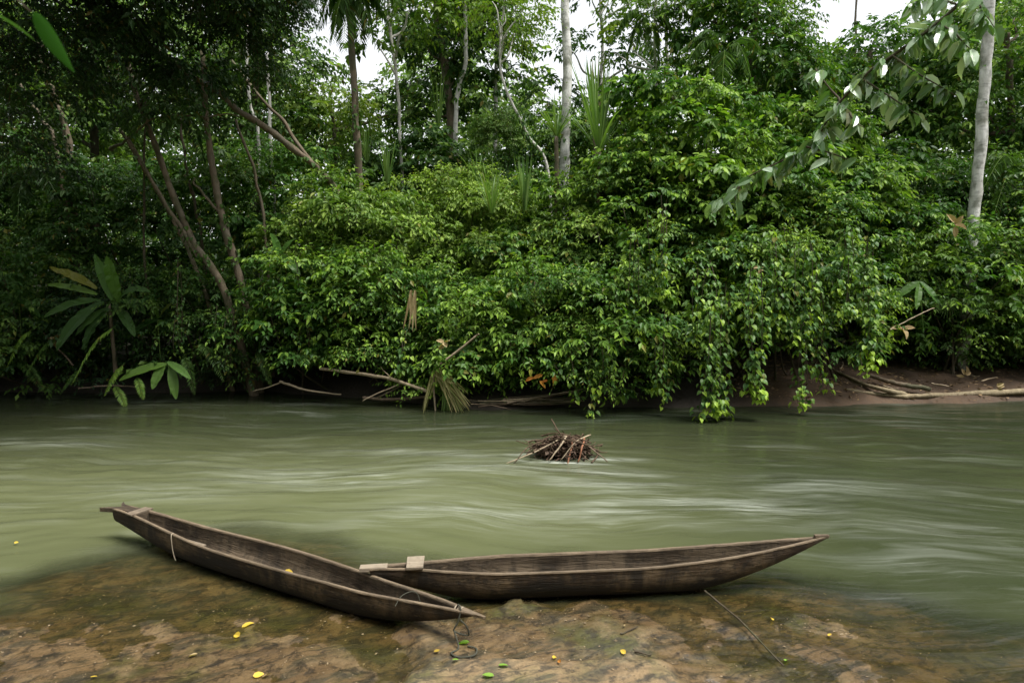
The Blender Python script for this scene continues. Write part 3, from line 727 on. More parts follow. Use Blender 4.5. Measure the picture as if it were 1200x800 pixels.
trunk_tree('bushy_tree', 'dim leafy tree in the shade at upper left, behind the crossing trunks', P3([(300, 320, 23), (300, 160, 23), (300, 40, 23)]), .13, .09, 'darkbark', [cr(290, 150, 23, 80, 110, 42), cr(330, 60, 23, 60, 70, 16)], 'under', leafL=.18, young=.3, group=G_T)
trunk_tree('bushy_tree', 'shaded tree behind the undergrowth at the far upper left', P3([(110, 320, 22), (110, 160, 22), (110, 20, 22)]), .15, .1, 'darkbark', [cr(100, 170, 22, 110, 120, 50), cr(180, 80, 22.5, 90, 90, 26)], 'under', leafL=.18, group=G_T)
trunk_tree('bushy_tree', 'dark tree at the left edge of the forest, mid height', P3([(-20, 320, 20), (-20, 160, 20), (-20, 20, 20)]), .15, .1, 'darkbark', [cr(-30, 180, 20, 110, 130, 46)], 'under', leafL=.18, group=G_T)
trunk_tree('bushy_tree', 'green tree outside the right end of the bank', P3([(1340, 320, 20), (1340, 160, 20), (1340, 20, 20)]), .15, .1, 'bark', [cr(1340, 180, 20, 130, 150, 46)], 'broad', leafL=.19, group=G_T)

# ---------------- low undergrowth on the forest floor
rg = nseed(); mb = MB()
for k in range(900):
    X1 = rg.uniform(-24, 26); Y1 = rg.uniform(18.2, 31)
    if 6 < X1 < 13 and Y1 < 19.5: continue
    if abs(X1) > Y1 * .82 + 2: continue
    zt = ground(X1, Y1) + rg.uniform(.1, 1) ** 1.2 * min(4.6, .9 + (Y1 - 18) * .55)
    lobe(mb, np.array([X1, Y1, zt]), np.array([.9, .7, .55]), 22, .24, 6, .7, .35, 'fine', .2, rg, np.array([0, -1, .3]), .5, rg.normal(0, .05), .35, -.6)
tag(mb.build('undergrowth', M['under']), 'dim tangled ground cover filling the forest floor between the trunks', 'undergrowth', kind='stuff')

# ---------------- trunks in the shade on the left
G_L = 'leaning trunks under the dark canopy'
def bare(label, pts, r0, r1, bark='bark', name='leaning_tree', group=G_L, base=True, wob=.04, branches=()):
    pts = P3(pts)
    if base: pts[0] = np.array([pts[0][0], pts[0][1], min(pts[0][2], ground(pts[0][0], pts[0][1]) - .1)])
    root = empty(name, pts[0], label, 'tree', group)
    b = MB(); Cb, _ = tube(b, pts, r0, r1, 44, 10, wob=wob, seed=_seed[0], flare=.02, knots=.08); b.build('trunk', M[bark], root, True)
    if r0 > .05: creeper(root, Cb, r0, np.random.default_rng(_seed[0]), 240)
    _seed[0] += 1
    for bp_, ra, rb in branches:
        b = MB(); tube(b, P3(bp_), ra, rb, 24, 7, wob=.03, seed=_seed[0]); b.build('limb', M[bark], root, True); _seed[0] += 1
    return root
bare('long brown trunk leaning left, first of the pair crossing the dark undergrowth', [(298, 400, 16.2), (262, 340, 16.2), (226, 282, 16.3), (200, 220, 16.4), (176, 155, 16.5), (154, 90, 16.6), (135, 20, 16.6)], .09, .05, wob=.015, branches=[([(232, 300, 16.3), (205, 255, 16.2), (180, 215, 16.1), (150, 165, 16)], .05, .025)])
bare('brown trunk leaning left beside the yellowish tree base, second of the crossing pair', [(303, 400, 16.6), (285, 345, 16.6), (264, 270, 16.6), (252, 215, 16.7), (243, 150, 16.8), (238, 60, 16.9)], .10, .06, wob=.02, branches=[([(258, 250, 16.6), (240, 230, 16.5), (225, 210, 16.4)], .04, .02)])
bare('thick diagonal limb sloping down to the right across the upper left forest', [(425, 300, 18.5), (402, 240, 18), (372, 200, 17.6), (330, 165, 17.2), (278, 128, 16.8), (225, 90, 16.4), (170, 50, 16)], .085, .065, base=False, wob=.06, branches=[([(380, 207, 17.7), (350, 170, 17.9), (330, 140, 18), (305, 115, 18), (270, 70, 18)], .055, .03)])
bare('slim pale stem standing upright behind the diagonal limb', [(326, 330, 20), (322, 240, 20), (316, 150, 20), (313, 60, 20)], .05, .04, 'palebark', wob=.02)
bare('grey forked stem behind the diagonal limb, left of the upright pale stem', [(303, 300, 21), (304, 180, 21), (292, 110, 21), (290, 30, 21)], .055, .04, 'palebark', wob=.03)
bare('faint thin stem leaning left near the left edge', [(92, 250, 18), (70, 190, 18), (50, 140, 18), (32, 110, 18), (5, 70, 18)], .05, .035, 'bark')
bare('blotched vertical trunk half hidden in the dark upper left', [(88, 260, 19), (78, 170, 19), (66, 120, 19), (56, 90, 19), (45, 40, 19)], .09, .07, 'bark', wob=.05)
bare('dark slender stem leaning right in the shade of the left bank', [(246, 330, 18), (232, 260, 18), (218, 200, 18), (212, 130, 18)], .045, .03, 'darkbark')
bare('thin arching limb crossing the dark canopy at upper left', [(130, 175, 17), (150, 163, 16.6), (175, 140, 16.4), (215, 135, 16.4), (280, 134, 16.8)], .03, .015, 'bark', base=False)

bare('thin straight stem leaning left between the crossing pair', [(272, 400, 16.8), (236, 330, 16.8), (205, 262, 16.9), (170, 200, 17), (140, 150, 17)], .055, .035, wob=.015)
bare('thin vertical liana like stem left of the crossing pair', [(180, 420, 16.9), (172, 340, 16.9), (168, 240, 17), (172, 120, 17)], .03, .025, 'darkbark', wob=.03)
bare('thin stem rising right of the crossing pair in shade', [(318, 380, 17.4), (312, 290, 17.4), (300, 210, 17.5), (276, 140, 17.6)], .045, .03, wob=.02)
# ---------------- big overhanging canopy, top left (casts the shade on the left bank)
rg = nseed()
t = [at(-330, 430, 15.5), at(-300, 200, 15), at(-220, 0, 14), at(-100, -160, 13)]
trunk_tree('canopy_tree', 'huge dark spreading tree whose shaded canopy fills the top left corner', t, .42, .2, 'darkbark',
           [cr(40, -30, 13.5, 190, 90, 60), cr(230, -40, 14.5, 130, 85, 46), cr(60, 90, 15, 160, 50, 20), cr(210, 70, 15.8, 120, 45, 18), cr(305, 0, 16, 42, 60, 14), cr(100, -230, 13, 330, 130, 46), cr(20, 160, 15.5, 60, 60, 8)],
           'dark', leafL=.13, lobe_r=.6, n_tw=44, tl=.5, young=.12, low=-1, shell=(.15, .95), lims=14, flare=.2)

# ---------------- understory behind the front shrubs
G_U = 'understory bushes behind the bank shrubs'
U = [
 ('dim bush at the left edge behind the banana plant', 30, 170, 330, 90, 19, 'under'),
 ('dim bush rising behind the banana plant', 150, 180, 350, 80, 19, 'under'),
 ('bush in shade between the crossing trunks', 240, 190, 370, 70, 18.6, 'under'),
 ('bush behind the diagonal limb, lit at its top', 340, 180, 340, 70, 19.5, 'broad'),
 ('bush at the foot of the slim brown trunk', 430, 180, 330, 60, 22, 'under'),
 ('dark bush at the foot of the twin stemmed tree', 510, 165, 300, 60, 23, 'under'),
 ('low bush below the tiny round topped shrub', 560, 190, 300, 60, 22, 'under'),
 ('dark bush behind the leaning sapling', 630, 130, 280, 60, 25, 'under'),
 ('dark bush right of the white trunk', 700, 150, 300, 60, 23, 'under'),
 ('bush glimpsed left of the big vine covered tree', 740, 120, 300, 60, 23, 'broad'),
 ('bush under the drooping branch', 1030, 170, 360, 80, 20, 'under'),
 ('bush left of the leaning white trunk', 1090, 190, 370, 70, 19.5, 'broad'),
 ('bush right of the leaning white trunk', 1190, 190, 380, 80, 19, 'under'),
 ('bush past the right end of the mud bank', 1290, 200, 440, 90, 18, 'under'),
 ('bush past the left end of the bank', -90, 200, 450, 90, 18, 'under'),
]
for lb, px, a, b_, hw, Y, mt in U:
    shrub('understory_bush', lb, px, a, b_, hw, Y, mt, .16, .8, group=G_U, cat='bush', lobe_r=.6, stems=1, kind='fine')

# ---------------- shrubs on the bank
G_S = 'shrubs overhanging the far bank'
S = [  # label, px, top, bottom, half width, distance, material, leaf, density, young, kind, lobe
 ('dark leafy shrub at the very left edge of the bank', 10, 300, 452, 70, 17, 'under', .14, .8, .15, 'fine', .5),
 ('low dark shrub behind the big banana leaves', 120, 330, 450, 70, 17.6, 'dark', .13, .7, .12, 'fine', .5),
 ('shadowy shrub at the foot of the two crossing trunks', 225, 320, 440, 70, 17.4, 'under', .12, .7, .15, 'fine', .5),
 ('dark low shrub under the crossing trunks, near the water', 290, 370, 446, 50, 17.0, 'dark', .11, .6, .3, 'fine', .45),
 ('fresh green shrub right of the two crossing trunks', 345, 280, 440, 62, 16.8, 'broad', .13, .9, .4, 'fine', .5),
 ('fine leaved pale green shrub below the slim brown trunk', 425, 215, 430, 80, 18, 'fine', .12, 1., .4, 'fine', .5),
 ('pale green shrub crest left of the strap leaved clump', 500, 205, 400, 75, 18.6, 'fine', .12, 1., .45, 'fine', .5),
 ('fresh shrub hanging above the long driftwood branch', 440, 300, 462, 80, 16.6, 'broad', .125, 1., .35, 'fine', .5),
 ('dense shrub left of the broken palm frond', 505, 300, 462, 60, 16.6, 'broad', .13, .9, .3, 'fine', .5),
 ('pale fine leaved shrub in the middle of the bank slope', 590, 235, 420, 80, 18, 'fine', .12, 1., .4, 'fine', .5),
 ('dense shrub above the broken palm frond', 560, 330, 470, 70, 16.2, 'broad', .125, 1., .35, 'fine', .5),
 ('leafy shrub above the heap of dead sticks', 640, 320, 462, 70, 16.0, 'broad', .125, 1., .4, 'fine', .5),
 ('shrub at the foot of the straight white trunk', 665, 215, 400, 75, 18.2, 'broad', .13, 1., .4, 'fine', .5),
 ('tall shrub between the white trunk and the vine covered tree', 730, 180, 420, 60, 17.8, 'broad', .14, 1., .4, 'fine', .5),
 ('shrub dipping to the water right of the stick heap', 720, 330, 482, 60, 15.6, 'broad', .13, 1., .35, 'fine', .5),
 ('large bright shrub crest right of centre', 800, 95, 330, 80, 18, 'broad', .17, 1., .5, 'oval', .6),
 ('big deep green shrub bulging over the river right of centre', 800, 270, 480, 80, 15.8, 'vine', .13, 1., .3, 'fine', .5),
 ('shrub crest under the tip of the drooping branch', 890, 170, 380, 80, 17.4, 'broad', .16, 1., .45, 'oval', .6),
 ('vine smothered shrub at the deepest overhang', 890, 270, 450, 75, 15.6, 'vine', .125, 1., .3, 'heart', .5),
 ('vine smothered shrub left of the mud bank', 965, 230, 430, 62, 16, 'vine', .13, 1., .3, 'heart', .5),
 ('shrub below the middle of the drooping branch', 960, 130, 330, 70, 18.6, 'broad', .16, 1., .35, 'oval', .6),
 ('shrub above the mud bank', 1060, 250, 400, 60, 18.6, 'broad', .14, .9, .3, 'fine', .5),
 ('leafy shrub at the foot of the leaning white trunk', 1138, 272, 415, 62, 16.7, 'broad', .14, .9, .3, 'fine', .5),
 ('shrub at the right edge over the mud bank', 1195, 240, 410, 60, 17.6, 'broad', .14, .9, .3, 'fine', .5),
 ('low dim shrub on the mud behind the driftwood log', 1120, 360, 432, 90, 19, 'under', .13, .8, .2, 'fine', .5),
 ('mid height shrub directly below the straight white trunk', 690, 240, 400, 66, 17.2, 'fine', .13, 1., .4, 'fine', .5),
 ('shrub filling the slope left of the large bright crest', 755, 190, 380, 58, 17, 'broad', .145, 1., .45, 'oval', .5),
 ('shrub in the middle of the slope behind the vine tuft', 630, 275, 410, 66, 17.2, 'broad', .12, 1., .45, 'fine', .5),
 ('upper slope shrub behind the grassy strap clump', 555, 210, 340, 62, 19.2, 'fine', .12, 1., .5, 'fine', .5),
 ('shrub between the mud bank and the drooping branch', 1015, 200, 400, 55, 17.8, 'broad', .14, 1., .4, 'oval', .5),
 ('topmost leafy crest under the bushy trees at upper right', 935, 110, 300, 60, 19.2, 'broad', .16, 1., .5, 'oval', .6),
 ('shrub face just left of the drooping branch tip', 835, 165, 340, 62, 16.9, 'broad', .15, 1., .45, 'oval', .55),
 ('light green shrub at the lower end of the diagonal limb', 375, 225, 400, 52, 18, 'fine', .12, 1., .45, 'fine', .5),
 ('bush beyond the right edge of the mud bank', 1290, 280, 460, 70, 17, 'broad', .14, .8, .2, 'fine', .5),
 ('bush beyond the left edge of the bank', -90, 300, 460, 70, 17, 'under', .14, .8, .2, 'fine', .5),
]
for lb, px, a, b_, hw, Y, mt, lf, de, yo, ki, lr in S:
    if b_ > 425 and 'mud bank' not in lb: b_ += (14 if not 780 < px < 990 else -30); Y -= (.45 if not 780 < px < 990 else -.25)
    yo = min(.8, yo * 1.3)
    shrub('bank_shrub', lb, px, a, b_, hw, Y, mt, lf, de, yo, ki, lr, group=G_S)

# ------------------------------------------------------------------ big leaved plants
def blade(mb, P, D, N, L, W, droop=.5, tint=.3, prof='oval', segs=10, fold=.25, rg=rng, ripple=0.):
    P = np.array(P, float); D = nrm(np.array(D, float)); rows = []
    N = np.array(N, float); rnd = rg.random()
    step = L / segs
    for k in range(segs + 1):
        t = k / segs
        d = nrm(D - UP * droop * t * 1.3)
        s = nrm(np.cross(d, N)); n = np.cross(s, d)
        if prof == 'oval': w = math.sin(math.pi * min(1, (t * .93 + .05))) ** .7
        elif prof == 'strap': w = min(1, .45 + t * 4) * (1 - t) ** .55
        elif prof == 'point': w = math.sin(math.pi * t ** .8) ** .9 * (1 - t * .25) + .01
        else: w = min(1, t * 6) * (1 - t ** 3) 
        w *= W / 2
        r1_, r2_ = rg.normal(0, ripple, 2)
        rows += [P - s * w + n * (w * fold + r1_), P, P + s * w + n * (w * fold + r2_)]
        P = P + d * step
    V = np.array(rows); i = np.arange(segs)[:, None] * 3
    F = np.concatenate([i + [0, 1, 4, 3], i + [1, 2, 5, 4]])
    mb.add(V, F, tint, rnd)
def px_blade(mb, p0, p1, Y, W, droop=.3, Nrm=(0, -.8, .6), tint=.3, prof='oval', dY=0., rg=rng, ripple=0., fold=.25):
    a = at(*p0, Y); b = at(*p1, Y + dY); v = b - a; L = np.linalg.norm(v)
    blade(mb, a, v / L + UP * droop * .6, Nrm, L * 1.04, W, droop, tint, prof, 12, fold, rg, ripple)
def frond(mb, a, b, sag, n, ll, lw, rg, tint=.2, kind='far', rib=.008, down=.25, tintj=.1):
    a = np.array(a, float); b = np.array(b, float); fl_ = np.linalg.norm(a - b)
    if ll < .3: ll = min(ll, .17 * fl_); rib = min(rib, .006); lw = .24
    mid = (a + b) / 2 + UP * sag
    C = spline([a, mid, b], 16); tube(mb, [a, mid, b], rib, rib * .3, 14, 5)
    T = nrm(np.gradient(C, axis=0))
    for sg in (-1, 1):
        t = np.linspace(.12, .99, n); P = np.stack([np.interp(t * 15, np.arange(16), C[:, k]) for k in range(3)], 1)
        D_ = np.stack([np.interp(t * 15, np.arange(16), T[:, k]) for k in range(3)], 1)
        S = nrm(np.cross(D_, UP)) * sg
        dd = S + D_ * .55 - UP * down + rg.normal(0, .07, (n, 3))
        leaves(mb, P, dd, UP + rg.normal(0, .2, (n, 3)) - np.array([0, .5, 0]), ll * np.sin(np.pi * (t * .82 + .16)) ** .7, lw, np.clip(tint + rg.normal(0, tintj, n), 0, 1), kind, rg)
def fit_blade_color(o): return o

M['wettwig'] = bark_mat('wet_twig_wood', (.05, .033, .022), (.16, .11, .07), (.09, .06, .04), scale=9)
rg = nseed()
def plant(name, label, base, cat, group=None): return empty(name, base, label, cat, group)
def one(root, nm, fn, mt, smooth=False):
    b = MB(); fn(b); return b.build(nm, M[mt], root, smooth)

Y = 15.7
r_ = plant('banana_plant', 'big leaved banana-like plant with pale broad leaves on the left bank', at(128, 430, Y), 'plant')
BL = [((114, 338), (60, 314), .26, .1), ((114, 345), (58, 334), .2, .1), ((132, 352), (112, 300), .30, -.1), ((140, 354), (126, 302), .38, -.1), ((118, 352), (54, 374), .24, .5), ((122, 354), (84, 418), .34, .9), ((132, 358), (152, 400), .28, .9), ((128, 360), (110, 412), .3, .9), ((138, 350), (176, 338), .26, .6), ((126, 362), (96, 396), .3, .7), ((140, 352), (170, 372), .28, .9)]
for i, (p0, p1, w_, dr) in enumerate(BL):
    one(r_, 'leaf', lambda b: px_blade(b, p0, p1, Y, w_ * .78, dr + .15, (rg.normal(0, .3), -.8, .6), rg.uniform(.0, .12) if i > 1 else .25, 'oval', rg.uniform(-.5, .2), rg, .016), 'broad' if i in (2, 3) else 'under' if i > 1 else 'vine')
one(r_, 'stalk', lambda b: tube(b, [at(136, 440, Y + .3), at(128, 356, Y)], .05, .03, 12, 8), 'bark', True)
r_ = plant('broad_leaved_plant', 'low plant with three broad leaves drooping to the water on the left', at(192, 455, 15.4), 'plant')
for p0, p1, w_ in [((196, 427), (142, 446), .27), ((193, 426), (180, 455), .25), ((200, 428), (206, 466), .22), ((196, 424), (222, 444), .18)]:
    one(r_, 'leaf', lambda b: px_blade(b, p0, p1, 15.4, w_, .35, (0, -.6, .8), rg.uniform(.1, .3), 'oval', -.25, rg, .006), 'vine')
one(r_, 'stalk', lambda b: tube(b, [at(200, 462, 15.6), at(197, 426, 15.4)], .014, .01, 8, 6), 'strap', True)
for lb, p0, p1, Yf, sg_ in [('long fern frond drooping to the water below the banana-like plant', (138, 380), (84, 450), 15.4, .25), ('short fern frond left of the three broad leaves', (146, 425), (122, 464), 15.3, .1),
                            ('small fern frond hanging between the short frond and the broad leaves', (160, 440), (168, 468), 15.3, .05), ('narrow fern frond dipping into the water', (134, 450), (148, 478), 15.3, .05), ('pale fern tuft at the left edge of the bank', (40, 385), (8, 430), 15.6, .2)]:
    b = MB(); frond(b, at(*p0, Yf), at(*p1, Yf - .5), sg_, 30, .22, .3, rg, .35)
    tag(b.build('fern_frond', M['vine']), lb, 'fern', 'ferns of the left bank')

def strap_clump(label, px, py, Y, L, n, spread, w=.05, mt='strap', name='strap_leaved_plant', stem=None, tint=.3, droop=.7):
    root = plant(name, label, at(px, stem or py, Y), 'plant', 'strap leaved plants')
    b = MB()
    for k in range(n):
        a = rg.uniform(0, 2 * math.pi); s = rg.uniform(.1, 1) * spread
        D = np.array([math.cos(a) * s, math.sin(a) * s, 1.])
        c = at(px, py, Y) + np.array([math.cos(a), math.sin(a), 0]) * .04
        Nn = np.array([-math.cos(a), -math.sin(a), .4])
        blade(b, c, D, Nn, L * rg.uniform(.6, 1.1), w * rg.uniform(.8, 1.2), droop * rg.uniform(.5, 1.4) * s, rg.uniform(0, tint * 2), 'strap', 9, .3, rg)
    b.build('foliage', M[mt], root)
    if stem:
        b = MB(); tube(b, [at(px + rg.uniform(-2, 2), stem, Y), at(px, py, Y)], .07, .05, 14, 8, knots=.05); b.build('stem', M['bark'], root, True)
strap_clump('large spiky rosette with arching straps right of the white trunk', 702, 178, 17.4, 2.3, 46, .75, .065, stem=240, droop=.8)
strap_clump('upright rosette of stiff blades above the large spiky rosette', 697, 160, 20.4, 2.2, 24, .35, .09, stem=230)
strap_clump('spiky rosette on a thin stem just left of the white trunk', 652, 160, 18.2, 1.2, 30, .9, .05, stem=250)
strap_clump('grassy strap clump standing in front of the pale shrub', 576, 250, 16.3, 1.3, 40, .6, .035, droop=.9)
strap_clump('narrow upright strap clump right of the grassy one', 615, 246, 16.5, 1.3, 26, .22, .05)
strap_clump('upright strap clump at the foot of the slim brown trunk', 454, 215, 17.6, 1.1, 24, .3, .055)
strap_clump('small strap clump in the dark below the twin stemmed tree', 514, 150, 23, 1.7, 22, .3, .06)
strap_clump('strap clump low behind the crest of pale shrubs', 430, 190, 21, 1.2, 20, .4, .05)
strap_clump('loose strap clump above the pale shrub slope', 560, 215, 18.6, 1.0, 22, .8, .035)
# little round topped bush
shrub('round_bush', 'small round topped light green bush in the middle distance', 581, 140, 182, 23, 21.5, 'strap', .06, 3., .3, 'far', .3, group=None, cat='bush', nl=34, stems=1, tl=.25)

def palm(label, px, py, Y, fr, mt, stem_to=None, L=None, name='palm', ll=.5, n=34, lw=.10):
    root = plant(name, label, at(px, stem_to or py, Y), 'palm')
    for (qx, qy, dY, sag) in fr:
        b = MB(); frond(b, at(px, py, Y), at(qx, qy, Y + dY), sag, n, ll, lw, rg, .2, 'far', .015, .6); b.build('frond', M[mt], root)
    if stem_to:
        b = MB(); tube(b, [at(px, stem_to, Y), at(px, py, Y)], .06, .05, 12, 8); b.build('trunk', M['bark'], root, True)
palm('dark drooping palm crown at the top of the slim brown trunk', 411, -6, 19.8, [(372, 34, .2, .6), (388, 52, -.6, .5), (438, 50, -.3, .6), (456, 30, .3, .6), (402, 60, -.8, .4), (424, 60, .8, .4), (352, 8, .2, .5), (474, 6, 0, .5)], 'under', ll=.65)
palm('feathery palm fronds right of the sky gap, above the bright shrub crest', 850, 60, 19, [(800, 80, -.5, .5), (812, 46, 0, .4), (880, 90, -.6, .5), (846, 104, -1., .4), (796, 60, .4, .4), (895, 62, .2, .4)], 'under', ll=.5)
palm('grey green feathery palm beside the thin bare trunks at the top', 760, 20, 23, [(715, 52, -.3, .6), (735, 75, -.6, .5), (800, 66, -.4, .6), (820, 30, 0, .5), (770, 84, -.6, .4)], 'under', ll=.6)
palm('dim feathery fronds over the diagonal limb at upper left', 215, 130, 17.6, [(165, 150, -.5, .4), (180, 185, -.6, .3), (262, 160, -.5, .4), (240, 196, -.4, .3)], 'dark', ll=.4)
palm('dim feathery palm at the left edge, mid height', 30, 210, 17.6, [(-10, 240, -.4, .5), (20, 268, -.8, .4), (75, 245, -.6, .5), (60, 215, 0, .5)], 'dark', ll=.45)
palm('feathery palm fronds at the right edge behind the white trunk', 1195, 190, 18.2, [(1150, 225, -.5, .5), (1165, 250, -.8, .4), (1215, 240, -.5, .4)], 'under', ll=.45)

def fan_palm(label, px, py, Y, L, mt='under'):
    root = plant('fan_palm_leaf', label, at(px, py, Y), 'palm leaf', 'fan shaped palm leaves')
    b = MB(); c = at(px, py, Y)
    for a in np.linspace(-1.9, 1.9, 26):
        D = np.array([math.sin(a), -.3, math.cos(a) * -.8 + .1])
        blade(b, c, D, (0, -1, .5), L * (1 - .15 * abs(a)) * rg.uniform(.9, 1.05), .045, .4, .25, 'strap', 8, .3, rg)
    b.build('blades', M[mt], root)
    b = MB(); tube(b, [c, c + [.1, .4, .5], c + [.2, .9, .7]], .01, .012, 8, 5); b.build('stalk', M['strap'], root, True)
fan_palm('fan shaped palm leaf hanging over the mud bank, right one', 1143, 348, 16.6, .55, 'broad')
fan_palm('dim fan shaped palm leaf hanging over the mud bank, left one', 1112, 352, 16.9, .55, 'under')
fan_palm('fan shaped leaf low beside the vine curtain', 1040, 340, 16.4, .45, 'broad')

# ------------------------------------------------------------------ hanging vines
def vine(label, px, p0, p1, Y, w=.14, dens=1., lean=0, strands=1, spread=0, mt='vine', young=.35):
    Y -= .45 if px > 640 else .3
    w *= .94; spread *= .6
    root = plant('hanging_vine', label, at(px, p0, Y), 'vine', 'leafy vines hanging over the river')
    lb = MB(); sb = MB()
    for k in range(strands):
        q = px + rg.uniform(-spread, spread); e1 = p1 - (abs(q - px) * .8 + rg.uniform(0, 25)) * (k > 0)
        a = at(q, p0 + rg.uniform(0, 18), Y + rg.uniform(-.2, .2)); b = at(q + lean + rg.uniform(-6, 6), e1, Y - .1)
        n = int(np.linalg.norm(a - b) / .040 * dens)
        C, T = tube(sb, [a, (a * .6 + b * .4) + rg.normal(0, .06, 3), (a * .2 + b * .8) + rg.normal(0, .05, 3), b], .009, .004, 20, 5)
        t = np.sort(rg.random(n)) * 19; P = np.stack([np.interp(t, np.arange(20), C[:, i]) for i in range(3)], 1)
        ang = rg.uniform(0, 2 * np.pi, n)
        D = np.stack([np.cos(ang) * .8, np.sin(ang) * .8 - .2, -.75 + rg.normal(0, .2, n)], 1)
        P = P + np.stack([np.cos(ang), np.sin(ang), 0 * ang], 1) * rg.uniform(.02, .14, n)[:, None]
        Nn = np.stack([np.cos(ang) * .7, np.sin(ang) * .7 - .4, .8 + 0 * ang], 1) + rg.normal(0, .3, (n, 3))
        tint = np.clip((t / 19 > .86) * .9 + (rg.random(n) < .16) * .6 + rg.normal(0.12, .12, n), 0, 1)
        leaves(lb, P, D, Nn, w * rg.uniform(.65, 1.2, n), .72, tint, 'heart', rg)
    lb.build('leaves', M[mt], root); sb.build('vine_stem', M['darkbark'], root, True)
vine('longest leafy vine curtain at the left edge of the mud bank', 1020, 270, 440, 14.6, .14, 1.1, 0, 3, 7)
vine('leafy vine strand just left of the longest curtain', 992, 262, 368, 14.6, .14, 1.1, 0, 3, 9)
vine('leafy vine hanging from the shrub top beside the drooping branch tip', 905, 270, 385, 14.4, .14, 1.1, 8, 4, 14)
vine('vine trailing into the water at the deepest overhang', 858, 330, 492, 14.0, .13, 1.1, -10, 4, 16)
vine('short vine strand left of the one trailing into the water', 822, 300, 420, 14.2, .13, 1., -5, 4, 18)
vine('vine strand right of the deepest overhang, nearly at the water', 935, 360, 478, 14.5, .12, .9, 0, 3, 12)
vine('loose vine strand between the deepest overhang and the mud bank', 958, 330, 462, 14.9, .12, .9, 0, 3, 12)
vine('vine strand dipping to the water right of the dead stick heap', 700, 400, 488, 14.3, .12, 1., -8, 3, 12)
vine('vine spray above the dead stick heap', 660, 410, 470, 14.5, .12, 1., 8, 3, 22)
vine('vine strand left of the deepest overhang', 778, 360, 476, 14.4, .12, .9, 0, 3, 14)
vine('thin vine dropping in front of the pale shrub slope', 745, 260, 400, 15, .12, .9, 0, 3, 14)
vine('vine tuft above the broken palm frond', 480, 380, 448, 15.2, .12, .9, 0, 3, 20)
vine('vine tuft right of the crossing trunks, near the water', 350, 370, 432, 15.6, .11, .9, 0, 3, 20)
vine('dim vine between the crossing trunks and the water', 262, 350, 436, 15.8, .09, .8, 0, 4, 22, 'under')
vine('dim vine left of the crossing trunks', 205, 300, 420, 16, .09, .8, 0, 3, 22, 'under')

vine('thick vine curtain in front of the deepest overhang', 880, 300, 470, 13.9, .135, 1.1, 0, 5, 20)
vine('vine strand hanging midway between the deepest overhang and the longest curtain', 942, 280, 400, 14.3, .135, 1., 0, 4, 18)
vine('vine curtain reaching the water left of the trailing vine', 840, 350, 496, 13.8, .135, 1.1, -6, 4, 12)
vine('short vine fringe below the bright shrub crest', 770, 230, 350, 14.9, .13, 1., 0, 4, 24)
for k, (px, py, qx, qy, sg_) in enumerate([(70, 395, 30, 440, .2), (232, 400, 262, 446, .2), (98, 430, 70, 462, .1), (215, 415, 228, 462, .15), (300, 410, 318, 452, .12), (20, 420, 52, 458, .12)]):
    b = MB(); frond(b, at(px, py, 15.7), at(qx, qy, 15.2), sg_, 26, .2, .3, rg, .2)
    tag(b.build('fern_frond', M['under']), ['dim fern frond low at the left edge of the bank', 'dim fern frond right of the three broad leaves', 'dim fern frond touching the water under the banana-like plant', 'small fern frond beside the three broad leaves', 'small dim fern at the foot of the crossing trunks', 'short fern arching right at the left edge of the bank'][k], 'fern', 'ferns of the left bank')
for lb, px, py, Yp, LL in [('shaded broad leaved herb between the banana-like plant and the crossing trunks', 185, 375, 15.9, [((185, 375), (155, 392)), ((185, 375), (212, 396)), ((186, 373), (176, 344)), ((186, 373), (208, 350))]),
                           ('shaded broad leaved herb at the left edge of the bank', 22, 350, 16, [((22, 350), (-6, 366)), ((22, 350), (46, 372)), ((22, 348), (12, 322)), ((22, 348), (42, 326))]),
                           ('broad leaved herb right of the crossing trunks', 328, 300, 15.9, [((328, 300), (302, 318)), ((328, 300), (350, 322)), ((328, 300), (318, 274)), ((328, 300), (344, 280))]),
                           ('broad leaved herb beside the fan shaped palm leaves', 1078, 330, 15.9, [((1078, 330), (1052, 350)), ((1078, 330), (1098, 356)), ((1078, 330), (1074, 362))])]:
    r_ = plant('broad_leaved_plant', lb, at(px, 450, Yp), 'plant')
    for p0, p1 in LL: one(r_, 'leaf', lambda b: px_blade(b, p0, p1, Yp, rg.uniform(.12, .2), .4, (rg.normal(0, .3), -.6, .8), rg.uniform(0, .15), 'oval', rg.uniform(-.4, .1), rg, .006), 'broad')
    one(r_, 'stalk', lambda b: tube(b, [at(px + 4, py + 60, Yp + .1), at(px, py, Yp)], .015, .01, 8, 6), 'strap', True)

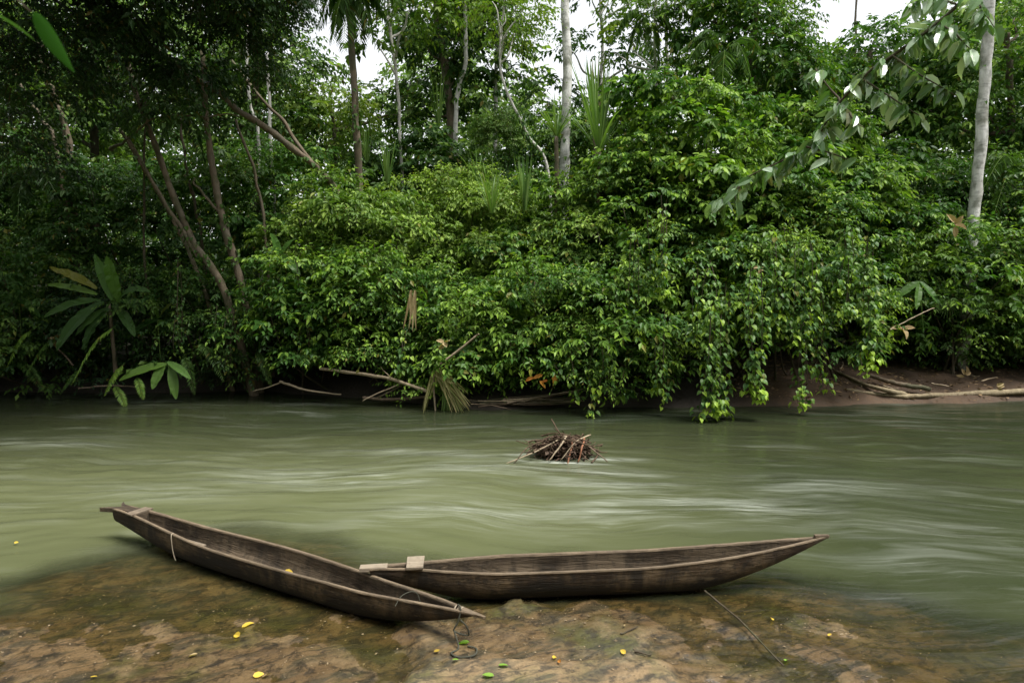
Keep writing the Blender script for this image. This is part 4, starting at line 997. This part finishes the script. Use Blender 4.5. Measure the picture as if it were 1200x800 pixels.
# ------------------------------------------------------------------ driftwood
def pole(name, label, cat, pts, r0, r1, mt='twig', seg=30, group=None, branches=(), wob=.01, sides=8):
    if branches:
        root = empty(name, pts[0], label, cat, group)
        b = MB(); tube(b, pts, r0, r1, seg, sides, wob=wob, seed=_seed[0], knots=.05); b.build('main_stem', M[mt], root, True)
        for p_, a_, c_ in branches:
            _seed[0] += 1; b = MB(); tube(b, p_, a_, c_, 16, 6, wob=wob, seed=_seed[0]); b.build('side_branch', M[mt], root, True)
        return root
    _seed[0] += 1
    b = MB(); tube(b, pts, r0, r1, seg, sides, wob=wob, seed=_seed[0], knots=.05)
    return tag(b.build(name, M[mt], smooth=True), label, cat, group)
D_ = 'driftwood along the far bank'
pole('driftwood_branch', 'long bare pale branch sloping down to the broken palm frond', 'branch', P3([(375, 432, 15.2), (420, 438, 15.0), (462, 445, 14.8), (506, 461, 14.6)]), .036, .04, 'tanwood', group=D_, branches=[(P3([(462, 445, 14.8), (452, 437, 14.9), (446, 430, 15.0)]), .015, .008), (P3([(470, 449, 14.8), (440, 462, 14.8), (424, 470, 14.8)]), .018, .01)])
pole('driftwood_branch', 'grey forked branch lying at the water below the fresh shrub', 'branch', P3([(328, 447, 15.4), (360, 457, 15.2), (400, 463, 15.2)]), .03, .016, 'tanwood', group=D_, branches=[(P3([(330, 448, 15.4), (316, 453, 15.4), (298, 458, 15.4)]), .02, .01)])
pole('driftwood_branch', 'brown branch lying level just above the water left of the broken palm frond', 'branch', P3([(425, 466, 15), (460, 468, 15), (500, 465, 14.9)]), .035, .03, 'twig', group=D_, branches=[(P3([(440, 467, 15), (470, 452, 15), (480, 444, 15.1)]), .016, .008)])
pole('driftwood_branch', 'thin level twig at the waterline in front of the banana-like plant', 'branch', P3([(92, 455, 15.6), (130, 452, 15.4), (160, 453, 15.3)]), .02, .014, 'twig', group=D_)
pole('driftwood_branch', 'thin stick leaning in the shade left of the banana-like plant', 'branch', P3([(86, 428, 15.9), (60, 400, 15.9), (34, 370, 16)]), .02, .012, 'twig', group=D_)
pole('driftwood_branch', 'slim stick slanting up over the mud bank', 'branch', P3([(1043, 386, 15.2), (1070, 372, 15.3), (1095, 360, 15.4)]), .012, .01, 'tanwood', group=D_)
lg = lambda px, py, z: atz(px, py, z)
pole('driftwood_log', 'long pale log lying along the edge of the mud bank', 'log', [lg(945, 450, .32), lg(990, 457, .22), lg(1060, 464, .14), lg(1110, 462, .15), lg(1200, 459, .18), lg(1320, 455, .2)], .035, .085, 'log', 50, sides=12, wob=.02, group=D_, branches=[([lg(1062, 463, .15), lg(1030, 455, .3), lg(992, 441, .42), lg(975, 432, .5)], .065, .03), ([lg(1010, 452, .3), lg(985, 437, .45), lg(990, 425, .6)], .03, .015)])
pole('driftwood_log', 'short dark rotten log end on the mud behind the long pale log', 'log', [lg(1020, 440, .5), lg(1050, 449, .38), lg(1090, 456, .28)], .05, .06, 'bark', 30, group=D_)
for k, (px, py, dx, dy) in enumerate([(1092, 449, 20, 3), (1126, 436, 22, 6), (1150, 446, 18, -4), (1035, 452, 18, 4)]):
    pole('stick', ['short pale stick on the mud above the log', 'pale stick lying beside dead leaves on the mud', 'short stick on the mud toward the right edge', 'broken twig against the dark rotten log'][k], 'stick', [lg(px, py, .42), lg(px + dx * .5, py + dy * .6, .43), lg(px + dx, py + dy, .42)], .016, .01, 'tanwood', 12, group='sticks lying on the mud bank')
# heap of dead sticks at the waterline
root = empty('stick_heap', at(620, 478, 14.6), 'heap of dead grey brown sticks lodged at the waterline under the shrubs', 'stick heap', D_)
for k in range(34):
    x0 = rg.uniform(548, 640) if k > 4 else 548 + k; x1 = min(x0 + rg.uniform(40, 120), 686); y0 = rg.uniform(468, 478); y1 = np.interp(x1, [560, 640, 686], [478, 474, 462]) + rg.uniform(-9, 9)
    Yk = 14.6 + rg.uniform(-.15, .35)
    b = MB(); tube(b, [at(x0, y0, Yk), at((x0 + x1) / 2, (y0 + y1) / 2 + rg.uniform(-2, 2), Yk + rg.uniform(-.1, .1)), at(x1, y1, Yk + .1)], rg.uniform(.012, .03), .01, 12, 6, wob=.008, seed=k, knots=.06)
    b.build('stick', M[['twig', 'bark', 'tanwood', 'bark'][k % 4]], root, True)
# broken palm frond
root = empty('broken_palm_frond', at(512, 428, 14.5), 'snapped palm frond, yellow green, hanging folded into the water', 'palm frond', None)
b = MB(); tube(b, P3([(561, 391, 14.1), (538, 410, 14.2), (513, 429, 14.3)]), .018, .03, 14, 8); b.build('frond_stalk', M['tanwood'], root, True)
b = MB(); tube(b, P3([(513, 429, 14.5), (508, 446, 14.5), (511, 492, 14.4)]), .03, .018, 14, 8); b.build('hanging_stalk', M['tanwood'], root, True)
b = MB()
for k in range(60):
    a = at(511 + rg.uniform(-4, 6), 430 + rg.uniform(0, 10), 14.5 + rg.uniform(-.08, .08)); q = rg.random()
    e = at(509 + q * 33 + rg.uniform(-3, 3), 470 + rg.uniform(0, 24) - 12 * abs(q - .5), 14.5 + rg.uniform(-.4, .3))
    v = e - a; L_ = np.linalg.norm(v)
    blade(b, a, v / L_ + np.array([np.sign(q - .1) * .25, 0, .25]), (rg.normal(0, .5), -1, .3), L_ * 1.08, rg.uniform(.03, .055), .4, rg.uniform(0, 1) , 'strap', 8, .3, rg)
V_ = b.build('leaflets', M['frond'], root)
b = MB()
for k in range(26):
    a = at(524 + rg.uniform(-4, 6), 445 + rg.uniform(0, 8), 14.45); e = at(515 + rg.random() * 32, 482 + rg.uniform(0, 10), 14.4); v = e - a; L_ = np.linalg.norm(v)
    blade(b, a, v / L_, (rg.normal(0, .5), -1, .3), L_, .04, .2, rg.uniform(0, .8), 'strap', 6, .3, rg)
b.build('green_leaflets', M['strap'], root)
b = MB(); 
for k in range(5):
    a = at(484 + rg.uniform(-3, 3), 340, 14.3); blade(b, a, (rg.normal(0, .15), 0, -1), (0, -1, 0), rg.uniform(.6, .9), .07, .0, rg.random(), 'strap', 8, .4, rg)
tag(b.build('dead_frond', M['dryleaf']), 'withered tan frond hanging in front of the dense shrub', 'dead leaf')
# debris clump in mid river
cc = atz(660, 534, 0.); root = empty('debris_snag', cc, 'tangle of sticks and roots snagged in mid river, water breaking round it', 'debris')
b = MB()
for k in range(230):
    a = rg.uniform(0, 2 * math.pi); rr = rg.uniform(0, .38); c = cc + [math.cos(a) * rr * 1.15, math.sin(a) * rr * .7, 0]
    c[0] += .2 if rg.random() < .35 else -.1
    hgt = .33 * max(.1, 1 - (rr / .6) ** 2) * rg.uniform(.1, 1); c[2] = hgt
    d = nrm(np.array([rg.normal(0, 1), rg.normal(0, .6), rg.normal(-.1, .3)])); l_ = rg.choice([.05, .09, .14, .3], p=[.3, .35, .27, .08])
    tube(b, [c - d * l_, c + rg.normal(0, .03, 3), c + d * l_], rg.uniform(.006, .018), .005, 7, 5)
b.build('twig_tangle', M['wettwig'], root, True)
b = MB()
for k in range(1500):
    a = rg.uniform(0, 2 * math.pi); rr = rg.uniform(0, .42); c = cc + [math.cos(a) * rr * 1.1, math.sin(a) * rr * .7, 0]
    c[2] = .32 * max(.05, 1 - (rr / .6) ** 2) * rg.uniform(.1, 1.05)
    leaves(b, c[None], rg.normal(0, 1, (1, 3)) * [1, 1, .3], UP[None] + rg.normal(0, .5, (1, 3)), rg.uniform(.05, .16), rg.uniform(.1, .5), rg.random(), 'far', rg)
b.build('leaf_litter', M['dryleaf'] if False else bark_mat('sodden_litter', (.07, .045, .03), (.15, .10, .07), (.10, .07, .05), scale=9), root)
SK = [((664, 508, .36), (628, 523, .16), (590, 538, -.02), .018, 'tanwood'), ((685, 519, .22), (695, 522, .14), (706, 527, .02), .016, 'tanwood'), ((672, 516, .28), (668, 526, .14), (662, 537, -.03), .024, 'redwood'), ((684, 512, .30), (680, 520, .2), (674, 530, .02), .022, 'redwood'),
      ((646, 490, .62), (652, 497, .5), (660, 506, .34), .014, 'twig'), ((664, 506, .36), (652, 517, .2), (641, 527, .04), .02, 'tanwood'), ((640, 502, .3), (615, 508, .2), (602, 516, -.02), .014, 'twig'), ((640, 512, .24), (656, 508, .36), (690, 517, .26), .022, 'twig'),
      ((632, 500, .34), (655, 501, .44), (688, 508, .34), .016, 'twig'), ((655, 538, -.05), (648, 525, .15), (642, 508, .3), .015, 'twig'), ((690, 505, .36), (672, 512, .3), (655, 530, .04), .014, 'tanwood')]
for p0, p1, p2, r0, mt in SK:
    mt = {'twig': 'wettwig'}.get(mt, mt) if p0[0] != 685 else 'twig'; r0 *= .8
    b = MB(); off = np.array([0, -.34, 0])
    tube(b, [atz(*p0) * [1, 0, 1] + [0, cc[1] - .05, 0], atz(*p1) * [1, 0, 1] + [0, cc[1] - .3, 0], atz(*p2) * [1, 0, 1] + [0, cc[1] - .42, 0]], r0, r0 * .6, 14, 7, wob=.01, seed=int(p0[0]))
    b.build('stick', M[mt], root, True)

# stick and fallen leaves on the rock
def onrock(px, py, h=.01):
    z = .02
    for _ in range(12):
        q = atz(px, py, z); z = max(rock_z(q[0], q[1]), -.0) + h
    return atz(px, py, z)
pole('stick', 'thin dark straight stick lying across the wet rock below the upper canoe', 'stick', [onrock(826, 692, .07), onrock(826, 692, .07) * .5 + onrock(918, 780, .04) * .5 + [.03, .03, .0], onrock(918, 780, .04)], .010, .006, 'darkbark', 30, wob=.004)
pole('stick', 'small black twig on the rock in the middle foreground', 'stick', [onrock(727, 742), onrock(736, 738, .02), onrock(748, 735)], .008, .005, 'darkbark', 10)
pole('stick', 'short black twig below the small one, middle foreground', 'stick', [onrock(744, 763), onrock(754, 765, .02), onrock(764, 768)], .009, .005, 'darkbark', 10)
LV = [ # px,py,len,mat,label,rot
 (290, 731, .10, 'yellow', 'large yellow leaf standing up on the wet rock in the left foreground', .6),
 (277, 744, .085, 'yellow', 'yellow leaf lying flat just below the large yellow one', 2.6),
 (226, 767, .07, 'dryleaf', 'tan fallen leaf on the submerged ledge at lower left', 3.3),
 (303, 791, .08, 'yellow', 'yellow leaf at the bottom edge of the foreground', .3),
 (312, 791, .07, 'dryleaf', 'pale leaf beside the yellow one at the bottom edge', 1.),
 (905, 725, .055, 'yellow', 'bright yellow leaf floating right of the dark stick', 1.3),
 (730, 764, .06, 'yellow', 'pale yellow leaf by the two black twigs', 2.2),
 (732, 733, .03, 'dryleaf', 'tiny white leaf above the two black twigs', 1.2),
 (543, 752, .10, 'green', 'fresh green leaf inside the rope coil', 3.),
 (590, 779, .075, 'green', 'green leaf on the dry hump right of the rope coil', .2),
 (572, 791, .09, 'green', 'green leaf lying lowest on the dry hump', 2.9),
 (512, 763, .05, 'yellow', 'small yellow leaf left of the rope coil', .5),
 (534, 773, .05, 'green', 'small pale green leaf below the rope coil', .2),
 (655, 775, .045, 'orange', 'small reddish leaf on the dry hump', 2.),
 (921, 773, .05, 'green', 'small green leaf at the lower end of the dark stick', 1.),
 (972, 744, .05, 'yellow', 'dull yellow leaf submerged near the right shallows', 1.),
 (650, 770, .05, 'yellow', 'yellow leaf beside the small reddish leaf', .9),
 (110, 793, .045, 'yellow', 'tiny yellow leaf at the bottom left corner area', .4),
 (19, 636, .045, 'yellow', 'tiny yellow leaf floating at the left edge of the river', .0),
]
for px, py, l_, mt, lb, ro in LV:
    q = onrock(px, py, .014); b = MB()
    d = np.array([[math.cos(ro), math.sin(ro), .1 + (.5 if 'standing' in lb else 0)]])
    leaves(b, (q - d[0] * l_ / 2 + [0, 0, .01])[None], d, UP[None] * 1. + rg.normal(0, .35, (1, 3)), l_, .62, .3, 'oval', rg)
    tag(b.build('fallen_leaf', M[mt]), lb, 'leaf', 'fallen leaves in the foreground')
for (s_, v_, l_, lb) in [(.505, .08, .11, 'crumpled yellow leaf lying inside the diagonal canoe'), (.415, .07, .035, 'tiny yellow leaf inside the diagonal canoe, toward the stern')]:
    q = W1(s_, v_, c1_zb(s_) + .085); b = MB()
    leaves(b, q[None], np.array([[.8, -.3, .25]]), UP[None] + [[0, -.6, 0]], l_, .7, .4, 'oval', rg)
    tag(b.build('fallen_leaf', M['yellow']), lb, 'leaf', 'fallen leaves in the foreground')
root = empty('dead_leaf_cluster', at(638, 442, 14.0), 'cluster of dead orange leaves above the stick heap', 'dead leaf')
for q in P3([(626, 442, 14), (636, 439, 14), (646, 443, 14), (632, 446, 13.9), (650, 439, 14), (642, 446, 13.9)]):
    b = MB(); leaves(b, q[None], rg.normal(0, 1, (1, 3)) * [1, .4, .4], np.array([[0, -.7, .7]]) + rg.normal(0, .3, (1, 3)), .22, .42, rg.random(1), 'oval', rg); b.build('leaf', M['orange'], root)
for px, py, Yd, s_, lb in [(1120, 263, 15.6, .26, 'brown dead leaves low on the leaning white trunk'), (890, 314, 13.6, .12, 'single brown leaf in the vine covered shrub'), (1058, 385, 15.6, .28, 'brown dead leaves hanging left over the mud bank'), (68, 395, 15.7, .3, 'reddish dead leaf in the dark left bank'), (1130, 440, 16, .2, 'large curled dead leaf on the mud bank'), (1168, 454, 15.6, .16, 'small curled dead leaf near the right end of the log'), (522, 402, 14.1, .2, 'brown dead leaf beside the snapped frond stalk')]:
    b = MB(); n_ = 4; leaves(b, np.array([at(px, py, Yd)] * n_) + rg.normal(0, .02, (n_, 3)), rg.normal(0, 1, (n_, 3)) * [1, .4, .6], np.array([[0, -.8, .5]] * n_) + rg.normal(0, .3, (n_, 3)), s_, .5, rg.random(n_), 'oval', rg)
    tag(b.build('dead_leaf', M['dryleaf'] if 'mud' in lb or 'left bank' in lb else M['orange'] if False else M['dryleaf']), lb, 'dead leaf', 'dead leaves on the far bank')

# ------------------------------------------------------------------ branch reaching in at the upper right (near the camera)
root = empty('overhanging_branch', at(1130, -40, 5.0), 'leafy branch with large drooping leaves, some pale with painted sky sheen, reaching in from the upper right', 'branch')
main = P3([(1230, -90, 4.8), (1150, -20, 5.0), (1095, 30, 5.1), (1045, 65, 5.2), (1010, 92, 5.3), (980, 125, 5.35), (955, 163, 5.4), (935, 180, 5.5), (900, 196, 5.6), (868, 214, 5.7), (838, 240, 5.8)])
b = MB(); Cm, Tm = tube(b, main, .014, .004, 70, 8, wob=.006, seed=5, knots=.04); b.build('main_stem', M['darkbark'], root, True)
subs = [P3([(1045, 65, 5.2), (1080, 88, 5.0), (1120, 112, 4.9)]), P3([(1010, 92, 5.3), (1050, 118, 5.1), (1085, 140, 5.0)]), P3([(985, 120, 5.35), (960, 88, 5.5), (955, 80, 5.6)]),
        P3([(1100, 25, 5.1), (1120, 40, 4.9), (1140, 62, 4.8)]), P3([(945, 172, 5.4), (975, 180, 5.3), (1000, 188, 5.2)]), P3([(1120, 5, 5.05), (1090, -5, 5.2), (1060, 5, 5.3)]), P3([(1140, -20, 5), (1150, 10, 4.9), (1165, 30, 4.8)]),
        P3([(868, 214, 5.7), (862, 228, 5.6), (862, 240, 5.6)]), P3([(985, 120, 5.35), (1000, 140, 5.2), (1012, 150, 5.1)])]
lm = MB()
def hang_leaves(C, n, t0=.0, sc=1.):
    k = len(C); t = rg.uniform(t0, 1, n) * (k - 1)
    P = np.stack([np.interp(t, np.arange(k), C[:, i]) for i in range(3)], 1) + rg.normal(0, .02, (n, 3))
    a = rg.uniform(0, 2 * np.pi, n)
    D = np.stack([np.cos(a) * .6 - .15, np.sin(a) * .5, -.75 + rg.normal(0, .3, n)], 1)
    Nn = np.stack([rg.normal(-.1, .35, n), -.75 + rg.normal(0, .25, n), .75 + rg.normal(0, .2, n)], 1)
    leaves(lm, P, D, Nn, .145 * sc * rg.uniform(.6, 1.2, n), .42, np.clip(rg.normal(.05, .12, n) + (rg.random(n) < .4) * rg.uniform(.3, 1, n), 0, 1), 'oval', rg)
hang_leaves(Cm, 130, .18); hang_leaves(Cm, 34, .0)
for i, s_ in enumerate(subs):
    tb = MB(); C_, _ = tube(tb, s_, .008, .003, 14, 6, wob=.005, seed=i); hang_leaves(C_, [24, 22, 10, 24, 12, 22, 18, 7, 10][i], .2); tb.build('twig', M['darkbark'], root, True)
lm.build('leaves', M['painted_sheen'], root)
# out of focus leaves close to the camera, top left
root = empty('near_twig', at(-30, -40, 1.5), 'blurred bright green leaf hanging close to the camera in the top left corner', 'twig')
b = MB(); tube(b, P3([(-90, -80, 1.5), (-10, -25, 1.5), (36, 14, 1.5)]), .004, .002, 12, 6); b.build('stem', M['darkbark'], root, True)
b = MB(); px_blade(b, (38, 14), (86, 84), 1.5, .05, .15, (-.6, -.5, .5), .55, 'point', 0., rg, 0., .2); b.B[-1][:] = .5; b.build('leaf', M['nearleaf'], root, True)
b = MB(); px_blade(b, (-10, 14), (38, 46), 1.6, .055, .1, (.1, -.2, .9), .0, 'oval', .05, rg, 0., .2); b.build('leaf', M['under'], root, True)

# leaf litter on the mud bank
rg = nseed(); b = MB(); n_ = 0; PL = []
while len(PL) < 2600:
    X1 = rg.uniform(5, 16); Y1 = rg.uniform(15, 20)
    if rg.random() < .35 + .65 * (fbm(X1, Y1, .8, 3, 30.) > 0) * 1: PL.append((X1, Y1, bank_z(X1, Y1) + .012))
PL = np.array(PL); PL = PL[PL[:, 2] > .06]
a = rg.uniform(0, 6.28, len(PL)); leaves(b, PL, np.stack([np.cos(a), np.sin(a), .1 + 0 * a], 1), UP + rg.normal(0, .35, (len(PL), 3)), rg.uniform(.04, .16, len(PL)), rg.uniform(.15, .6, len(PL)), rg.random(len(PL)), 'fine', rg)
lit = leaf_mat('litter_leaf', (.05, .03, .018), (.24, .16, .09), (.36, .25, .14), rough=.7, trans=.05)
tag(b.build('leaf_litter', lit), 'scattered brown leaf litter on the mud bank', 'leaf litter', kind='stuff')

# grit, pebbles and plant crumbs lying on the rock shelf
rg = nseed(); b = MB(); k_ = 0
ico = np.array([(0, 0, 1), (.9, 0, .3), (.28, .85, .3), (-.72, .53, .3), (-.72, -.53, .3), (.28, -.85, .3), (.6, .4, -.3), (-.6, .4, -.3), (0, -.7, -.3)])
icf = np.array([(0, 1, 2), (0, 2, 3), (0, 3, 4), (0, 4, 5), (0, 5, 1), (1, 6, 2), (2, 6, 7), (2, 7, 3), (3, 7, 4), (4, 7, 8), (4, 8, 5), (5, 8, 1), (1, 8, 6)])
while k_ < 1500:
    X1 = rg.uniform(-4.2, 4.6); Y1 = rg.uniform(4.3, 6.6)
    if fbm(X1, Y1, 1.3, 3, 40.) < rg.uniform(-.35, .25): continue
    z_ = rock_z(X1, Y1)
    if z_ < -.12: continue
    k_ += 1; r1_ = rg.choice([.003, .004, .006, .011], p=[.4, .3, .22, .08]); A_ = rg.uniform(0, 6.28)
    Rm = np.array([[math.cos(A_), -math.sin(A_), 0], [math.sin(A_), math.cos(A_), 0], [0, 0, 1]])
    b.add((ico * [1, rg.uniform(.5, 1), rg.uniform(.3, .7)] * r1_ * rg.uniform(.8, 1.3)) @ Rm.T + [X1, Y1, z_ + r1_ * .2], icf, rg.random(), rg.random())
n_ = 700; PX = []
while len(PX) < n_:
    X1 = rg.uniform(-4.2, 4.6); Y1 = rg.uniform(4.3, 6.4); z_ = rock_z(X1, Y1)
    if z_ > -.03: PX.append((X1, Y1, z_ + .006))
PX = np.array(PX); a = rg.uniform(0, 6.28, n_)
leaves(b, PX, np.stack([np.cos(a), np.sin(a), .05 + 0 * a], 1), UP + rg.normal(0, .3, (n_, 3)), rg.uniform(.008, .035, n_), rg.uniform(.08, .5, n_), rg.random(n_), 'far', rg)
grit = leaf_mat('grit_stone', (.05, .035, .02), (.20, .15, .09), (.30, .23, .14), rough=.7, trans=.0)
tag(b.build('rock_grit', grit), 'fine grit, pebbles and plant crumbs scattered over the rock shelf', 'grit', kind='stuff')

# ------------------------------------------------------------------ camera, light
cam = bpy.data.cameras.new('camera'); co_ = bpy.data.objects.new('camera', cam); COL.objects.link(co_)
co_.location = (0, 0, CAMH); co_.rotation_euler = (R(90) - PITCH, 0, 0)
cam.sensor_width = 36; cam.lens = 24; cam.clip_end = 2000
cam.dof.use_dof = True; cam.dof.focus_distance = 11; cam.dof.aperture_fstop = 3.5
SC.camera = co_
w = bpy.data.worlds.new('World'); SC.world = w; w.use_nodes = True
nt = w.node_tree; bg = nt.nodes['Background']
SUN_EL, SUN_AZ = R(68), R(112)      # azimuth clockwise from +Y
sky = nt.nodes.new('ShaderNodeTexSky'); sky.sky_type = 'NISHITA'; sky.sun_disc = False
sky.sun_elevation = SUN_EL; sky.sun_rotation = SUN_AZ
sky.air_density = 1.0; sky.dust_density = 1.0; sky.ozone_density = 1.0
hs = nt.nodes.new('ShaderNodeHueSaturation'); hs.inputs['Saturation'].default_value = .12   # overcast: cloud greys out the blue
nt.links.new(sky.outputs[0], hs.inputs['Color']); nt.links.new(hs.outputs[0], bg.inputs[0])
bg.inputs[1].default_value = .13
sl = bpy.data.lights.new('sun', 'SUN'); sl.energy = 3.0; sl.angle = R(24); sl.color = (1, .97, .92)
so = bpy.data.objects.new('sun', sl); COL.objects.link(so)
dirv = Vector((math.sin(SUN_AZ) * math.cos(SUN_EL), math.cos(SUN_AZ) * math.cos(SUN_EL), math.sin(SUN_EL)))
so.rotation_euler = dirv.to_track_quat('Z', 'Y').to_euler(); so.location = (0, -5, 30)
vs = SC.view_settings; vs.view_transform = 'Standard'; vs.look = 'None'; vs.exposure = 1.1; vs.gamma = 1; vs.use_curve_mapping = False
SC.render.engine = 'CYCLES'; cy = SC.cycles
cy.max_bounces = 5; cy.diffuse_bounces = 3; cy.glossy_bounces = 2; cy.transmission_bounces = 3; cy.transparent_max_bounces = 8
cy.caustics_reflective = False; cy.caustics_refractive = False; cy.use_denoising = True
cy.sample_clamp_indirect = 4
